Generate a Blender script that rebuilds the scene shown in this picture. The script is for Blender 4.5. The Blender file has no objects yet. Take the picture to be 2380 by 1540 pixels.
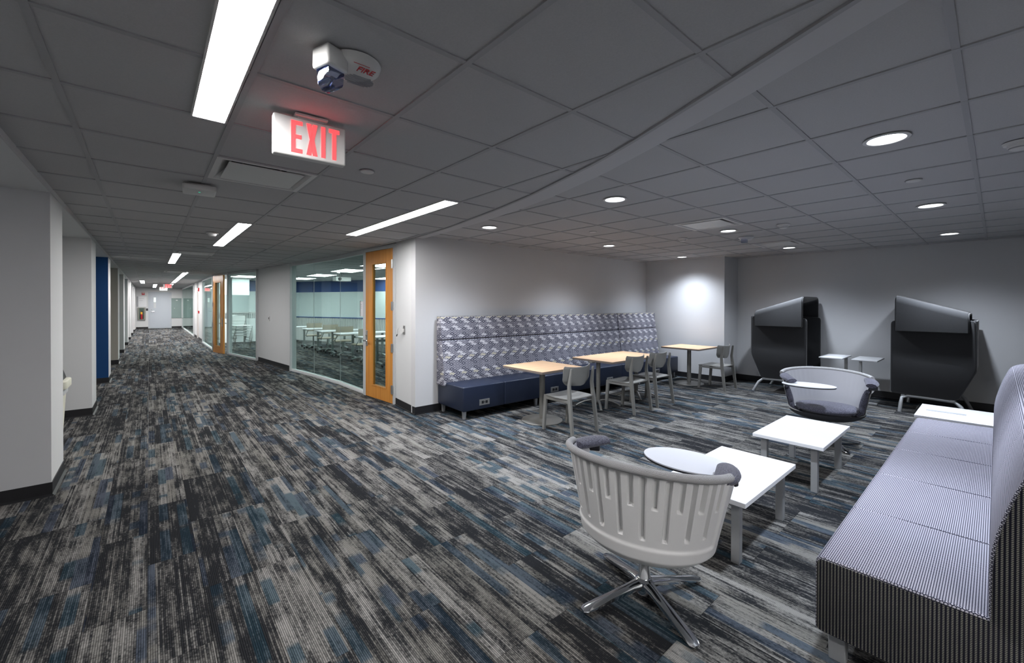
import bpy, bmesh, math, random
from mathutils import Vector, Matrix
import numpy as np
random.seed(7)
sc = bpy.context.scene
PI = math.pi
R = math.radians

# ------------------------------------------------------------------ camera
F_PX, YAW, CY, PIT, ROL = 975.047, 0.7130364, 713.264, -0.00715761, 0.00269026
_F = Vector((math.sin(YAW)*math.cos(PIT), math.cos(YAW)*math.cos(PIT), math.sin(PIT)))
_R = Vector((math.cos(YAW), -math.sin(YAW), 0))
_U = _R.cross(_F)
_R2 = math.cos(ROL)*_R + math.sin(ROL)*_U
_U2 = -math.sin(ROL)*_R + math.cos(ROL)*_U
cd = bpy.data.cameras.new('camera'); cam = bpy.data.objects.new('camera', cd)
sc.collection.objects.link(cam)
cd.sensor_width = 36; cd.lens = F_PX/2380*36
cd.shift_y = -(770-CY)/2380
cd.clip_start = 0.05; cd.clip_end = 200
cam.matrix_world = Matrix(((_R2.x, _U2.x, -_F.x, 0), (_R2.y, _U2.y, -_F.y, 0), (_R2.z, _U2.z, -_F.z, 1.55), (0, 0, 0, 1)))
sc.camera = cam
CAMP = Vector((0, 0, 1.55))
def project(p):
    d = Vector(p)-CAMP
    z = d.dot(_F)
    if z < 0.05: return None
    return (1190+F_PX*d.dot(_R2)/z, CY-F_PX*d.dot(_U2)/z)

# ------------------------------------------------------------------ world, exposure, light levels
w = bpy.data.worlds.new('world'); sc.world = w; w.use_nodes = True
w.node_tree.nodes['Background'].inputs[0].default_value = (0.75, 0.8, 0.9, 1)
w.node_tree.nodes['Background'].inputs[1].default_value = 0.04
vs = sc.view_settings
vs.view_transform = 'Standard'; vs.look = 'None'; vs.gamma = 1; vs.use_curve_mapping = False
vs.exposure = 0.0
sc.cycles.max_bounces = 8; sc.cycles.diffuse_bounces = 5; sc.cycles.glossy_bounces = 4
sc.cycles.transmission_bounces = 6; sc.cycles.transparent_max_bounces = 12
sc.cycles.sample_clamp_indirect = 6
sc.cycles.use_denoising = True
PANEL_E = 66.0       # linear ceiling lights
CLASS_E = 22.0       # classroom lights
SPOT_W = 355         # downlights, watts
SPOT_COL = (0.82, 0.895, 1.0)

# ------------------------------------------------------------------ materials
MATS = {}
def nt(name):
    m = bpy.data.materials.new(name); m.use_nodes = True
    n = m.node_tree
    b = n.nodes['Principled BSDF']
    return m, n, b
def lk(n, a, b): n.links.new(a, b)
def math_node(n, op, a, b=None, c=None, clamp=False):
    x = n.nodes.new('ShaderNodeMath'); x.operation = op; x.use_clamp = clamp
    for i, v in enumerate((a, b, c)):
        if v is None: continue
        if isinstance(v, (int, float)): x.inputs[i].default_value = v
        else: lk(n, v, x.inputs[i])
    return x.outputs[0]
def smooth(n, v, lo, hi, to0=0.0, to1=1.0):
    x = n.nodes.new('ShaderNodeMapRange'); x.interpolation_type = 'SMOOTHSTEP'
    lk(n, v, x.inputs[0]); x.inputs[1].default_value = lo; x.inputs[2].default_value = hi
    x.inputs[3].default_value = to0; x.inputs[4].default_value = to1
    return x.outputs[0]
def mixc(n, f, a, b, mode='MIX'):
    x = n.nodes.new('ShaderNodeMix'); x.data_type = 'RGBA'; x.blend_type = mode
    for s, v in ((x.inputs[0], f), (x.inputs[6], a), (x.inputs[7], b)):
        if isinstance(v, (int, float)): s.default_value = v
        elif isinstance(v, tuple): s.default_value = (*v, 1) if len(v) == 3 else v
        else: lk(n, v, s)
    return x.outputs[2]
def comb(n, x=0, y=0, z=0):
    c = n.nodes.new('ShaderNodeCombineXYZ')
    for i, v in enumerate((x, y, z)):
        if isinstance(v, (int, float)): c.inputs[i].default_value = v
        else: lk(n, v, c.inputs[i])
    return c.outputs[0]
def noise(n, vec, scale=1, detail=2, rough=0.5, dim='3D'):
    x = n.nodes.new('ShaderNodeTexNoise'); x.noise_dimensions = dim
    lk(n, vec, x.inputs['Vector']); x.inputs['Scale'].default_value = scale
    x.inputs['Detail'].default_value = detail; x.inputs['Roughness'].default_value = rough
    return x.outputs[0]
def wnoise(n, vec):
    x = n.nodes.new('ShaderNodeTexWhiteNoise'); x.noise_dimensions = '3D'
    lk(n, vec, x.inputs['Vector']); return x.outputs[0]
def bump(n, b, h, dist=0.002, strength=0.5):
    x = n.nodes.new('ShaderNodeBump'); x.inputs['Strength'].default_value = strength
    x.inputs['Distance'].default_value = dist
    lk(n, h, x.inputs['Height']); lk(n, x.outputs[0], b.inputs['Normal'])
def plain(name, col, rough=0.5, metal=0.0, var=0.04, nscale=30, bmp=0.0, spec=0.5, coat=0.0):
    m, n, b = nt(name)
    tc = n.nodes.new('ShaderNodeTexCoord')
    f = noise(n, tc.outputs['Object'], nscale, 3, 0.6)
    lo = tuple(max(0, c*(1-var)) for c in col); hi = tuple(min(1, c*(1+var)) for c in col)
    lk(n, mixc(n, f, lo, hi), b.inputs['Base Color'])
    b.inputs['Roughness'].default_value = rough; b.inputs['Metallic'].default_value = metal
    b.inputs['Specular IOR Level'].default_value = spec
    b.inputs['Coat Weight'].default_value = coat
    if bmp: bump(n, b, f, bmp, 0.4)
    MATS[name] = m; return m
def emit(name, col, s):
    m, n, b = nt(name)
    b.inputs['Base Color'].default_value = (*col, 1)
    b.inputs['Emission Color'].default_value = (*col, 1); b.inputs['Emission Strength'].default_value = s
    MATS[name] = m; return m

plain('wall_paint', (0.56, 0.565, 0.58), 0.85, var=0.015, nscale=3, spec=0.2)
plain('wall_white', (0.62, 0.63, 0.635), 0.8, var=0.015, nscale=3, spec=0.2)
plain('pier_grey', (0.60, 0.605, 0.62), 0.85, var=0.02, nscale=2, spec=0.2)
plain('pier_blue', (0.006, 0.052, 0.17), 0.7, var=0.05, nscale=2, spec=0.3)
plain('pier_tan', (0.42, 0.40, 0.35), 0.85, var=0.02, nscale=2, spec=0.2)
plain('pier_green', (0.36, 0.385, 0.38), 0.85, var=0.02, nscale=2, spec=0.2)
plain('class_blue', (0.015, 0.06, 0.22), 0.7, var=0.05, nscale=2)
plain('class_mint', (0.62, 0.69, 0.69), 0.5, var=0.02, nscale=2)
plain('base_black', (0.012, 0.012, 0.014), 0.45, var=0.2)
plain('grid_metal', (0.36, 0.36, 0.37), 0.6, var=0.03)
plain('soffit', (0.52, 0.52, 0.53), 0.85, var=0.02)
plain('white_plastic', (0.62, 0.62, 0.61), 0.4, var=0.02)
plain('white_laminate', (0.72, 0.73, 0.76), 0.35, var=0.01)
plain('tablet_grey', (0.60, 0.61, 0.66), 0.4, var=0.01)
plain('alu', (0.74, 0.76, 0.77), 0.45, 0.2, var=0.04)
plain('steel_frame', (0.55, 0.57, 0.58), 0.5, 0.2, var=0.04)
plain('black', (0.01, 0.01, 0.012), 0.5, var=0.2)
plain('dark_void', (0.02, 0.02, 0.02), 0.9)
plain('chrome', (0.80, 0.81, 0.83), 0.09, 1.0, var=0.02)
plain('satin', (0.55, 0.55, 0.55), 0.3, 0.9, var=0.03)
plain('chair_grey', (0.20, 0.197, 0.185), 0.42, 0.15, var=0.05)
plain('table_base', (0.20, 0.195, 0.18), 0.38, 0.35, var=0.05)
plain('table_edge', (0.16, 0.13, 0.11), 0.5)
plain('leg_silver', (0.42, 0.43, 0.44), 0.42, 0.5, var=0.04)
plain('navy_vinyl', (0.010, 0.016, 0.036), 0.42, var=0.1, nscale=60, bmp=0.0006)
plain('shell', (0.66, 0.66, 0.66), 0.38, var=0.02)
plain('charcoal_felt', (0.028, 0.029, 0.032), 0.95, var=0.35, nscale=260, bmp=0.002, spec=0.1)
MATS['charcoal_felt'].node_tree.nodes['Principled BSDF'].inputs['Sheen Weight'].default_value = 0.6
plain('liner', (0.44, 0.44, 0.47), 0.9, var=0.05, nscale=300, bmp=0.001, spec=0.1)
plain('booth_leg', (0.32, 0.33, 0.34), 0.4, 0.3)
plain('ivory', (0.62, 0.62, 0.52), 0.5)
plain('red', (0.45, 0.02, 0.03), 0.4)
plain('yellow', (0.75, 0.42, 0.02), 0.4)
plain('door_grey', (0.46, 0.50, 0.55), 0.5, var=0.02)
plain('panel_green', (0.20, 0.27, 0.26), 0.5, var=0.02)
plain('cabinet', (0.22, 0.22, 0.19), 0.4, 0.3)
plain('door_tan', (0.62, 0.50, 0.42), 0.6)
plain('paper', (0.75, 0.76, 0.78), 0.7)
plain('print_grey', (0.35, 0.36, 0.38), 0.8)
plain('red_print', (0.50, 0.01, 0.02), 0.6)
plain('class_chair', (0.42, 0.37, 0.29), 0.7)
plain('class_base', (0.30, 0.34, 0.34), 0.4, 0.4)
plain('screen', (0.85, 0.88, 0.88), 0.7)
plain('cushion_shell_dark', (0.03, 0.03, 0.035), 0.7)
emit('panel_light', (1.0, 0.975, 0.965), PANEL_E)
emit('class_light', (0.93, 1.0, 0.98), CLASS_E)
emit('down_light', (0.93, 0.95, 1.0), 9.0)
emit('exit_red', (1.0, 0.045, 0.05), 2.3)
emit('green_led', (0.0, 0.9, 0.45), 1.2)
emit('screen_lit', (0.9, 1.0, 0.98), 0.35)

def tile_mat():
    m, n, b = nt('ceiling_tile_face')
    g = n.nodes.new('ShaderNodeNewGeometry')
    f = noise(n, g.outputs['Position'], 140, 3, 0.7)
    g2 = noise(n, g.outputs['Position'], 1.3, 2, 0.5)
    c = mixc(n, f, (0.42, 0.42, 0.425), (0.52, 0.52, 0.525))
    c = mixc(n, math_node(n, 'MULTIPLY', g2, 0.12), c, (0.38, 0.38, 0.39))
    lk(n, c, b.inputs['Base Color']); b.inputs['Roughness'].default_value = 0.95
    b.inputs['Specular IOR Level'].default_value = 0.1
    bump(n, b, f, 0.0015, 0.35)
    MATS['ceiling_tile'] = m
tile_mat()

def heather(name, dark, light, scale=420):
    m, n, b = nt(name)
    tc = n.nodes.new('ShaderNodeTexCoord')
    f = noise(n, tc.outputs['Object'], scale, 2, 0.7)
    g = noise(n, tc.outputs['Object'], scale*0.35, 2, 0.6)
    v = smooth(n, math_node(n, 'ADD', math_node(n, 'MULTIPLY', f, 0.6), math_node(n, 'MULTIPLY', g, 0.4)), 0.42, 0.6)
    lk(n, mixc(n, v, dark, light), b.inputs['Base Color'])
    b.inputs['Roughness'].default_value = 0.95; b.inputs['Specular IOR Level'].default_value = 0.1
    b.inputs['Sheen Weight'].default_value = 0.2
    bump(n, b, f, 0.001, 0.5)
    MATS[name] = m
heather('heather_grey', (0.028, 0.028, 0.042), (0.15, 0.15, 0.195))

def knit(name, a, c, pitch=0.006, stag=0.5, dsize=(0.10, 0.22), vs_=0.7):
    m, n, b = nt(name)
    uv = n.nodes.new('ShaderNodeUVMap'); s = n.nodes.new('ShaderNodeSeparateXYZ')
    lk(n, uv.outputs[0], s.inputs[0])
    u = math_node(n, 'DIVIDE', s.outputs[0], pitch); v = math_node(n, 'DIVIDE', s.outputs[1], pitch*vs_)
    row = math_node(n, 'FLOOR', v)
    u2 = math_node(n, 'ADD', u, math_node(n, 'MULTIPLY', row, stag))
    du = math_node(n, 'ABSOLUTE', math_node(n, 'SUBTRACT', math_node(n, 'FRACT', u2), 0.5))
    dv = math_node(n, 'ABSOLUTE', math_node(n, 'SUBTRACT', math_node(n, 'FRACT', v), 0.5))
    r2 = math_node(n, 'ADD', math_node(n, 'MULTIPLY', du, du), math_node(n, 'MULTIPLY', dv, dv))
    dot = smooth(n, r2, dsize[0], dsize[1], 1, 0)
    lk(n, mixc(n, dot, a, c), b.inputs['Base Color'])
    b.inputs['Roughness'].default_value = 0.9; b.inputs['Specular IOR Level'].default_value = 0.15
    bump(n, b, dot, 0.001, 0.5)
    MATS[name] = m
knit('sofa_weave', (0.010, 0.011, 0.026), (0.43, 0.42, 0.49), 0.0105)
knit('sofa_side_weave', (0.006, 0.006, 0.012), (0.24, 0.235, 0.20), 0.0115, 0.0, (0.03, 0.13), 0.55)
knit('rim_knit', (0.20, 0.20, 0.205), (0.50, 0.50, 0.51), 0.005)

def wood(name, c1, c2, scale=1.0, axis='Z', rough=0.4):
    m, n, b = nt(name)
    tc = n.nodes.new('ShaderNodeTexCoord'); s = n.nodes.new('ShaderNodeSeparateXYZ')
    lk(n, tc.outputs['Object'], s.inputs[0])
    k = {'X': (1.2, 26, 26), 'Y': (26, 1.2, 26), 'Z': (26, 26, 1.2)}[axis]
    v = comb(n, *[math_node(n, 'MULTIPLY', s.outputs[i], k[i]*scale) for i in range(3)])
    f = noise(n, v, 1.0, 4, 0.6)
    lk(n, mixc(n, smooth(n, f, 0.3, 0.7), c1, c2), b.inputs['Base Color'])
    b.inputs['Roughness'].default_value = rough
    bump(n, b, f, 0.0005, 0.15)
    MATS[name] = m
wood('door_wood', (0.50, 0.20, 0.035), (0.62, 0.28, 0.06), 1.0, 'Z', 0.35)
wood('table_wood', (0.52, 0.33, 0.19), (0.60, 0.40, 0.25), 1.0, 'X', 0.4)

def glassm(name, tint, rl=0.06):
    m = bpy.data.materials.new(name); m.use_nodes = True; n = m.node_tree
    n.nodes.clear()
    o = n.nodes.new('ShaderNodeOutputMaterial'); t = n.nodes.new('ShaderNodeBsdfTransparent')
    gl = n.nodes.new('ShaderNodeBsdfGlossy'); gl.inputs['Roughness'].default_value = 0.015
    gl.inputs['Color'].default_value = (0.9, 1.0, 0.97, 1)
    t.inputs[0].default_value = (*tint, 1)
    fr = n.nodes.new('ShaderNodeLayerWeight'); fr.inputs[0].default_value = 0.5
    p5 = math_node(n, 'POWER', fr.outputs['Facing'], 5.0)
    mx = n.nodes.new('ShaderNodeMixShader')
    f = math_node(n, 'ADD', math_node(n, 'MULTIPLY', p5, 0.9), rl, clamp=True)
    lk(n, f, mx.inputs[0]); lk(n, t.outputs[0], mx.inputs[1]); lk(n, gl.outputs[0], mx.inputs[2])
    lk(n, mx.outputs[0], o.inputs[0]); MATS[name] = m
glassm('glass', (0.77, 0.84, 0.83), 0.025)
glassm('clear_lens', (0.7, 0.72, 0.85), 0.12)

# carpet: loop-pile planks 0.2315 x 0.925 m laid along y; the same plank grid is used for the geometry
PW, PL, PX0, PY0 = 0.2315, 0.925, -0.012, 2.345
def carpet():
    m, n, b = nt('carpet')
    g = n.nodes.new('ShaderNodeNewGeometry'); s = n.nodes.new('ShaderNodeSeparateXYZ')
    lk(n, g.outputs['Position'], s.inputs[0]); X, Y = s.outputs[0], s.outputs[1]
    cx = math_node(n, 'DIVIDE', math_node(n, 'SUBTRACT', X, PX0), PW)
    col = math_node(n, 'FLOOR', cx)
    h = math_node(n, 'FRACT', math_node(n, 'ADD', math_node(n, 'MULTIPLY', col, 0.38197), 100.2))
    off = math_node(n, 'MULTIPLY', math_node(n, 'GREATER_THAN', h, 0.5), 0.5)
    ry = math_node(n, 'ADD', math_node(n, 'DIVIDE', math_node(n, 'SUBTRACT', Y, PY0), PL), off)
    row = math_node(n, 'FLOOR', ry)
    pr = wnoise(n, comb(n, col, row, 3.0)); pr2 = wnoise(n, comb(n, col, row, 9.0)); pr3 = wnoise(n, comb(n, col, row, 17.0))
    rib = math_node(n, 'FLOOR', math_node(n, 'DIVIDE', X, 0.0082))
    ribf = math_node(n, 'FRACT', math_node(n, 'DIVIDE', X, 0.0082))
    rr = wnoise(n, comb(n, rib, row, 1.0))
    o1 = math_node(n, 'MULTIPLY', pr, 60.0); o2 = math_node(n, 'MULTIPLY', pr2, 60.0)
    # blotches, stretched along the pile, restarting at each plank
    blotch = noise(n, comb(n, math_node(n, 'ADD', math_node(n, 'MULTIPLY', X, 11.0), o1),
                           math_node(n, 'ADD', math_node(n, 'MULTIPLY', Y, 3.0), o2), 0), 1.0, 4, 0.62, '2D')
    streak = noise(n, comb(n, math_node(n, 'MULTIPLY', rib, 0.55),
                           math_node(n, 'ADD', math_node(n, 'MULTIPLY', Y, 5.0), o2), 0), 1.0, 3, 0.6, '2D')
    fine = noise(n, comb(n, math_node(n, 'MULTIPLY', rib, 7.3), math_node(n, 'MULTIPLY', Y, 62.0), 0), 1.0, 2, 0.6, '2D')
    band = math_node(n, 'FLOOR', math_node(n, 'DIVIDE', math_node(n, 'ADD', X, math_node(n, 'MULTIPLY', pr3, 0.07)), 0.052))
    br = wnoise(n, comb(n, band, row, 5.0))
    v = math_node(n, 'ADD', math_node(n, 'MULTIPLY', blotch, 0.82), math_node(n, 'MULTIPLY', streak, 0.42))
    v = math_node(n, 'ADD', v, math_node(n, 'MULTIPLY', math_node(n, 'SUBTRACT', fine, 0.5), 0.40))
    v = math_node(n, 'ADD', v, math_node(n, 'MULTIPLY', math_node(n, 'SUBTRACT', rr, 0.5), 0.19))
    v = math_node(n, 'ADD', v, math_node(n, 'MULTIPLY', math_node(n, 'SUBTRACT', pr3, 0.5), 0.24))
    v = math_node(n, 'ADD', v, math_node(n, 'MULTIPLY', math_node(n, 'SUBTRACT', br, 0.5), 0.20))
    L = smooth(n, v, 0.42, 0.90)
    gg = wnoise(n, comb(n, band, row, 23.0))
    light = mixc(n, gg, (0.20, 0.193, 0.178), (0.29, 0.282, 0.27))
    c = mixc(n, L, (0.021, 0.022, 0.025), light)
    # blue / teal bands
    bn = noise(n, comb(n, math_node(n, 'MULTIPLY', band, 3.7), math_node(n, 'ADD', math_node(n, 'MULTIPLY', Y, 2.1), o1), 0), 1.0, 2, 0.5, '2D')
    bm = math_node(n, 'MULTIPLY', smooth(n, bn, 0.47, 0.52), math_node(n, 'GREATER_THAN', br, 0.60))
    blue = mixc(n, gg, (0.012, 0.017, 0.028), (0.016, 0.034, 0.046))
    blueL = mixc(n, gg, (0.085, 0.100, 0.135), (0.085, 0.125, 0.150))
    cb = mixc(n, math_node(n, 'MULTIPLY', L, 0.85), blue, blueL)
    c = mixc(n, math_node(n, 'MULTIPLY', bm, 0.92), c, cb)
    # dark gaps between tufted ribs
    gap = math_node(n, 'ABSOLUTE', math_node(n, 'SUBTRACT', ribf, 0.5))
    gs = smooth(n, gap, 0.22, 0.46, 1.0, 0.35)
    c = mixc(n, 1.0, c, comb(n, gs, gs, gs), 'MULTIPLY')
    lk(n, c, b.inputs['Base Color'])
    b.inputs['Roughness'].default_value = 1.0; b.inputs['Specular IOR Level'].default_value = 0.05
    hgt = math_node(n, 'ADD', gs, math_node(n, 'MULTIPLY', fine, 0.6))
    bump(n, b, hgt, 0.003, 0.5)
    MATS['carpet'] = m
carpet()

def banquette_fabric():
    m, n, b = nt('diamond_fabric')
    uv = n.nodes.new('ShaderNodeUVMap'); s = n.nodes.new('ShaderNodeSeparateXYZ'); lk(n, uv.outputs[0], s.inputs[0])
    u = math_node(n, 'DIVIDE', s.outputs[0], 0.102); v = math_node(n, 'DIVIDE', s.outputs[1], 0.066)
    A = math_node(n, 'ADD', math_node(n, 'ADD', u, v), 200); B = math_node(n, 'ADD', math_node(n, 'SUBTRACT', u, v), 200)
    fa = math_node(n, 'FRACT', A); fb = math_node(n, 'FRACT', B); ca = math_node(n, 'FLOOR', A); cb = math_node(n, 'FLOOR', B)
    da = math_node(n, 'ABSOLUTE', math_node(n, 'SUBTRACT', fa, 0.5)); db = math_node(n, 'ABSOLUTE', math_node(n, 'SUBTRACT', fb, 0.5))
    d = math_node(n, 'MULTIPLY', math_node(n, 'MAXIMUM', da, db), 2)
    row = math_node(n, 'SUBTRACT', ca, cb)
    rw = wnoise(n, comb(n, row, 3, 1)); rw2 = wnoise(n, comb(n, row, 8, 1)); rw3 = wnoise(n, comb(n, row, 13, 1))
    sh = math_node(n, 'MULTIPLY', math_node(n, 'GREATER_THAN', rw, 0.5), 2)
    K = math_node(n, 'MODULO', math_node(n, 'ADD', math_node(n, 'ADD', ca, cb), sh), 4)
    first = math_node(n, 'LESS_THAN', K, 1.5)
    ring = math_node(n, 'MULTIPLY', smooth(n, d, 0.36, 0.44), smooth(n, d, 0.84, 0.78, 1, 0))
    ring = math_node(n, 'MULTIPLY', smooth(n, d, 0.36, 0.44), math_node(n, 'LESS_THAN', d, 0.82))
    dark = math_node(n, 'MULTIPLY', first, math_node(n, 'GREATER_THAN', rw2, 0.25))
    cr = mixc(n, dark, (0.13, 0.13, 0.165), (0.028, 0.03, 0.055))
    c = mixc(n, ring, (0.26, 0.26, 0.30), cr)
    notf = math_node(n, 'SUBTRACT', 1.0, first)
    fe = math_node(n, 'MULTIPLY', notf, math_node(n, 'GREATER_THAN', rw3, 0.38))
    # feather: two slanted white blades across the cell and its neighbourhood
    p_ = math_node(n, 'SUBTRACT', math_node(n, 'ADD', fa, fb), 1.0); q_ = math_node(n, 'SUBTRACT', fa, fb)
    zig = math_node(n, 'MULTIPLY', math_node(n, 'ABSOLUTE', math_node(n, 'SUBTRACT', math_node(n, 'FRACT', math_node(n, 'ADD', math_node(n, 'MULTIPLY', p_, 0.95), 0.2)), 0.5)), 0.9)
    qq = math_node(n, 'SUBTRACT', q_, zig)
    b1 = math_node(n, 'LESS_THAN', math_node(n, 'ABSOLUTE', math_node(n, 'ADD', qq, 0.36)), 0.17)
    b2 = math_node(n, 'LESS_THAN', math_node(n, 'ABSOLUTE', math_node(n, 'SUBTRACT', qq, 0.12)), 0.11)
    blade = math_node(n, 'MAXIMUM', b1, b2)
    fc = mixc(n, math_node(n, 'GREATER_THAN', rw2, 0.72), (0.66, 0.66, 0.70), (0.60, 0.56, 0.40))
    c = mixc(n, math_node(n, 'MULTIPLY', fe, blade), c, fc)
    f = noise(n, uv.outputs[0], 400, 2, 0.6)
    c = mixc(n, math_node(n, 'MULTIPLY', f, 0.25), c, (0.2, 0.2, 0.23))
    lk(n, c, b.inputs['Base Color']); b.inputs['Roughness'].default_value = 0.9
    b.inputs['Specular IOR Level'].default_value = 0.15
    bump(n, b, f, 0.001, 0.4)
    MATS['diamond'] = m
banquette_fabric()

# ------------------------------------------------------------------ helpers
C = sc.collection
def _uv(me):
    uvl = me.uv_layers.new(name='UVMap') if not me.uv_layers else me.uv_layers[0]
    for p in me.polygons:
        nx, ny, nz = (abs(x) for x in p.normal)
        for li in p.loop_indices:
            c = me.vertices[me.loops[li].vertex_index].co
            if nz >= nx and nz >= ny: uvl.data[li].uv = (c.x, c.y)
            elif nx >= ny: uvl.data[li].uv = (c.y, c.z)
            else: uvl.data[li].uv = (c.x, c.z)
def obj(name, bm, mat, parent=None, loc=(0, 0, 0), rot=(0, 0, 0), smooth_=None, uv=False):
    me = bpy.data.meshes.new(name)
    bmesh.ops.recalc_face_normals(bm, faces=bm.faces)
    bm.to_mesh(me); bm.free()
    for m in (mat if isinstance(mat, (list, tuple)) else [mat]): me.materials.append(MATS[m])
    if smooth_ is not None:
        me.shade_smooth()
        if smooth_: me.set_sharp_from_angle(angle=R(smooth_))
    if uv: _uv(me)
    o = bpy.data.objects.new(name, me); C.objects.link(o)
    o.location = loc; o.rotation_euler = rot
    if parent: o.parent = parent
    return o
def tag(o, label, cat, group=None, kind=None):
    o['label'] = label; o['category'] = cat
    if group: o['group'] = group
    if kind: o['kind'] = kind
    return o
def thing(name, label, cat, loc=(0, 0, 0), rotz=0, group=None):
    o = bpy.data.objects.new(name, None); C.objects.link(o); o.empty_display_size = 0.1
    o.location = loc; o.rotation_euler = (0, 0, rotz)
    return tag(o, label, cat, group)
def struct(name, bm, mat, parent=None, **k):
    o = obj(name, bm, mat, parent, **k)
    if not parent: o['kind'] = 'structure'
    return o
def struct_empty(name, loc=(0, 0, 0), rotz=0):
    o = bpy.data.objects.new(name, None); C.objects.link(o); o.empty_display_size = 0.1
    o.location = loc; o.rotation_euler = (0, 0, rotz); o['kind'] = 'structure'
    return o
def dup(root, loc, rotz, label=None, group=None):
    r = root.copy(); C.objects.link(r); r.location = loc; r.rotation_euler = (0, 0, rotz)
    if label: r['label'] = label
    if group: r['group'] = group
    for ch in list(root.children):
        c = ch.copy(); C.objects.link(c); c.parent = r
        for g in list(ch.children):
            d = g.copy(); C.objects.link(d); d.parent = c
    return r
def nb(): return bmesh.new()
def box(bm, x0, x1, y0, y1, z0, z1, bev=0.0, seg=2, M=None):
    t = bmesh.new()
    bmesh.ops.create_cube(t, size=1)
    for v in t.verts:
        v.co = Vector(((x0+x1)/2+v.co.x*(x1-x0), (y0+y1)/2+v.co.y*(y1-y0), (z0+z1)/2+v.co.z*(z1-z0)))
    if bev: bmesh.ops.bevel(t, geom=list(t.edges), offset=bev, segments=seg, profile=0.5, affect='EDGES')
    merge(bm, t, M); return bm
def merge(bm, t, M=None):
    if M is not None: bmesh.ops.transform(t, matrix=M, verts=t.verts)
    me = bpy.data.meshes.new('tmp'); t.to_mesh(me); t.free(); bm.from_mesh(me); bpy.data.meshes.remove(me)
def cyl(bm, p0, p1, r0, r1=None, n=24, caps=True):
    p0 = Vector(p0); p1 = Vector(p1); r1 = r0 if r1 is None else r1
    t = bmesh.new(); d = p1-p0
    bmesh.ops.create_cone(t, cap_ends=caps, segments=n, radius1=r0, radius2=r1, depth=d.length)
    q = d.to_track_quat('Z', 'Y').to_matrix().to_4x4()
    merge(bm, t, Matrix.Translation((p0+p1)/2) @ q); return bm
def lathe(bm, prof, n=40, cx=0, cy=0):
    rings = []
    for r, z in prof:
        if r < 1e-5: rings.append([bm.verts.new((cx, cy, z))])
        else: rings.append([bm.verts.new((cx+r*math.cos(2*PI*i/n), cy+r*math.sin(2*PI*i/n), z)) for i in range(n)])
    for a, b in zip(rings, rings[1:]):
        for i in range(n):
            j = (i+1) % n
            if len(a) == 1 and len(b) > 1: bm.faces.new((a[0], b[j], b[i]))
            elif len(b) == 1 and len(a) > 1: bm.faces.new((a[i], a[j], b[0]))
            elif len(a) > 1: bm.faces.new((a[i], a[j], b[j], b[i]))
    return bm
def tube(bm, pts, r, n=10, flat=1.0, closed=False, rs=None):
    pts = [Vector(p) for p in pts]; rings = []
    up = Vector((0, 0, 1)); prev = None
    for i, p in enumerate(pts):
        a = pts[max(i-1, 0)]; b = pts[min(i+1, len(pts)-1)]
        d = (b-a).normalized()
        s = d.cross(up)
        if s.length < 0.05: s = prev if prev else Vector((1, 0, 0))
        s.normalize(); prev = s; t = s.cross(d).normalized()
        rr = rs[i] if rs else r
        rings.append([bm.verts.new(p+s*math.cos(2*PI*k/n)*rr+t*math.sin(2*PI*k/n)*rr*flat) for k in range(n)])
    for a, b in zip(rings, rings[1:]):
        for k in range(n):
            bm.faces.new((a[k], a[(k+1) % n], b[(k+1) % n], b[k]))
    bm.faces.new(rings[0][::-1]); bm.faces.new(rings[-1])
    return bm
def prism(bm, poly, axis, a, b, bev=0.0, seg=3, M=None):
    """poly: 2D points; axis: extrusion axis; a, b: range along it"""
    t = bmesh.new()
    def P(p, q):
        return {'x': (q, p[0], p[1]), 'y': (p[0], q, p[1]), 'z': (p[0], p[1], q)}[axis]
    A = [t.verts.new(P(p, a)) for p in poly]; B = [t.verts.new(P(p, b)) for p in poly]
    t.faces.new(A[::-1]); t.faces.new(B)
    for i in range(len(poly)):
        j = (i+1) % len(poly); t.faces.new((A[i], A[j], B[j], B[i]))
    bmesh.ops.recalc_face_normals(t, faces=t.faces)
    if bev: bmesh.ops.bevel(t, geom=list(t.edges), offset=bev, segments=seg, profile=0.5, affect='EDGES')
    merge(bm, t, M); return bm
def rounded(poly, rad, n=5):
    out = []
    N = len(poly)
    for i in range(N):
        p = Vector(poly[i]); a = (Vector(poly[i-1])-p); b = (Vector(poly[(i+1) % N])-p)
        r = rad[i] if isinstance(rad, (list, tuple)) else rad
        r = min(r, a.length*0.45, b.length*0.45)
        if r < 1e-4: out.append(tuple(p)); continue
        s = p+a.normalized()*r; e = p+b.normalized()*r
        for k in range(n+1):
            t = k/n; out.append(tuple((1-t)**2*s+2*t*(1-t)*p+t*t*e))
    return out
def wall_seg(bm, p, q, th, z0, z1, side=1):
    """vertical slab from p to q, thickness th to the given side"""
    p = Vector((*p, 0)); q = Vector((*q, 0)); d = (q-p).normalized(); nrm = Vector((d.y, -d.x, 0))*side*th
    prism(bm, [(p.x, p.y), (q.x, q.y), (q.x+nrm.x, q.y+nrm.y), (p.x+nrm.x, p.y+nrm.y)], 'z', z0, z1)

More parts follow.
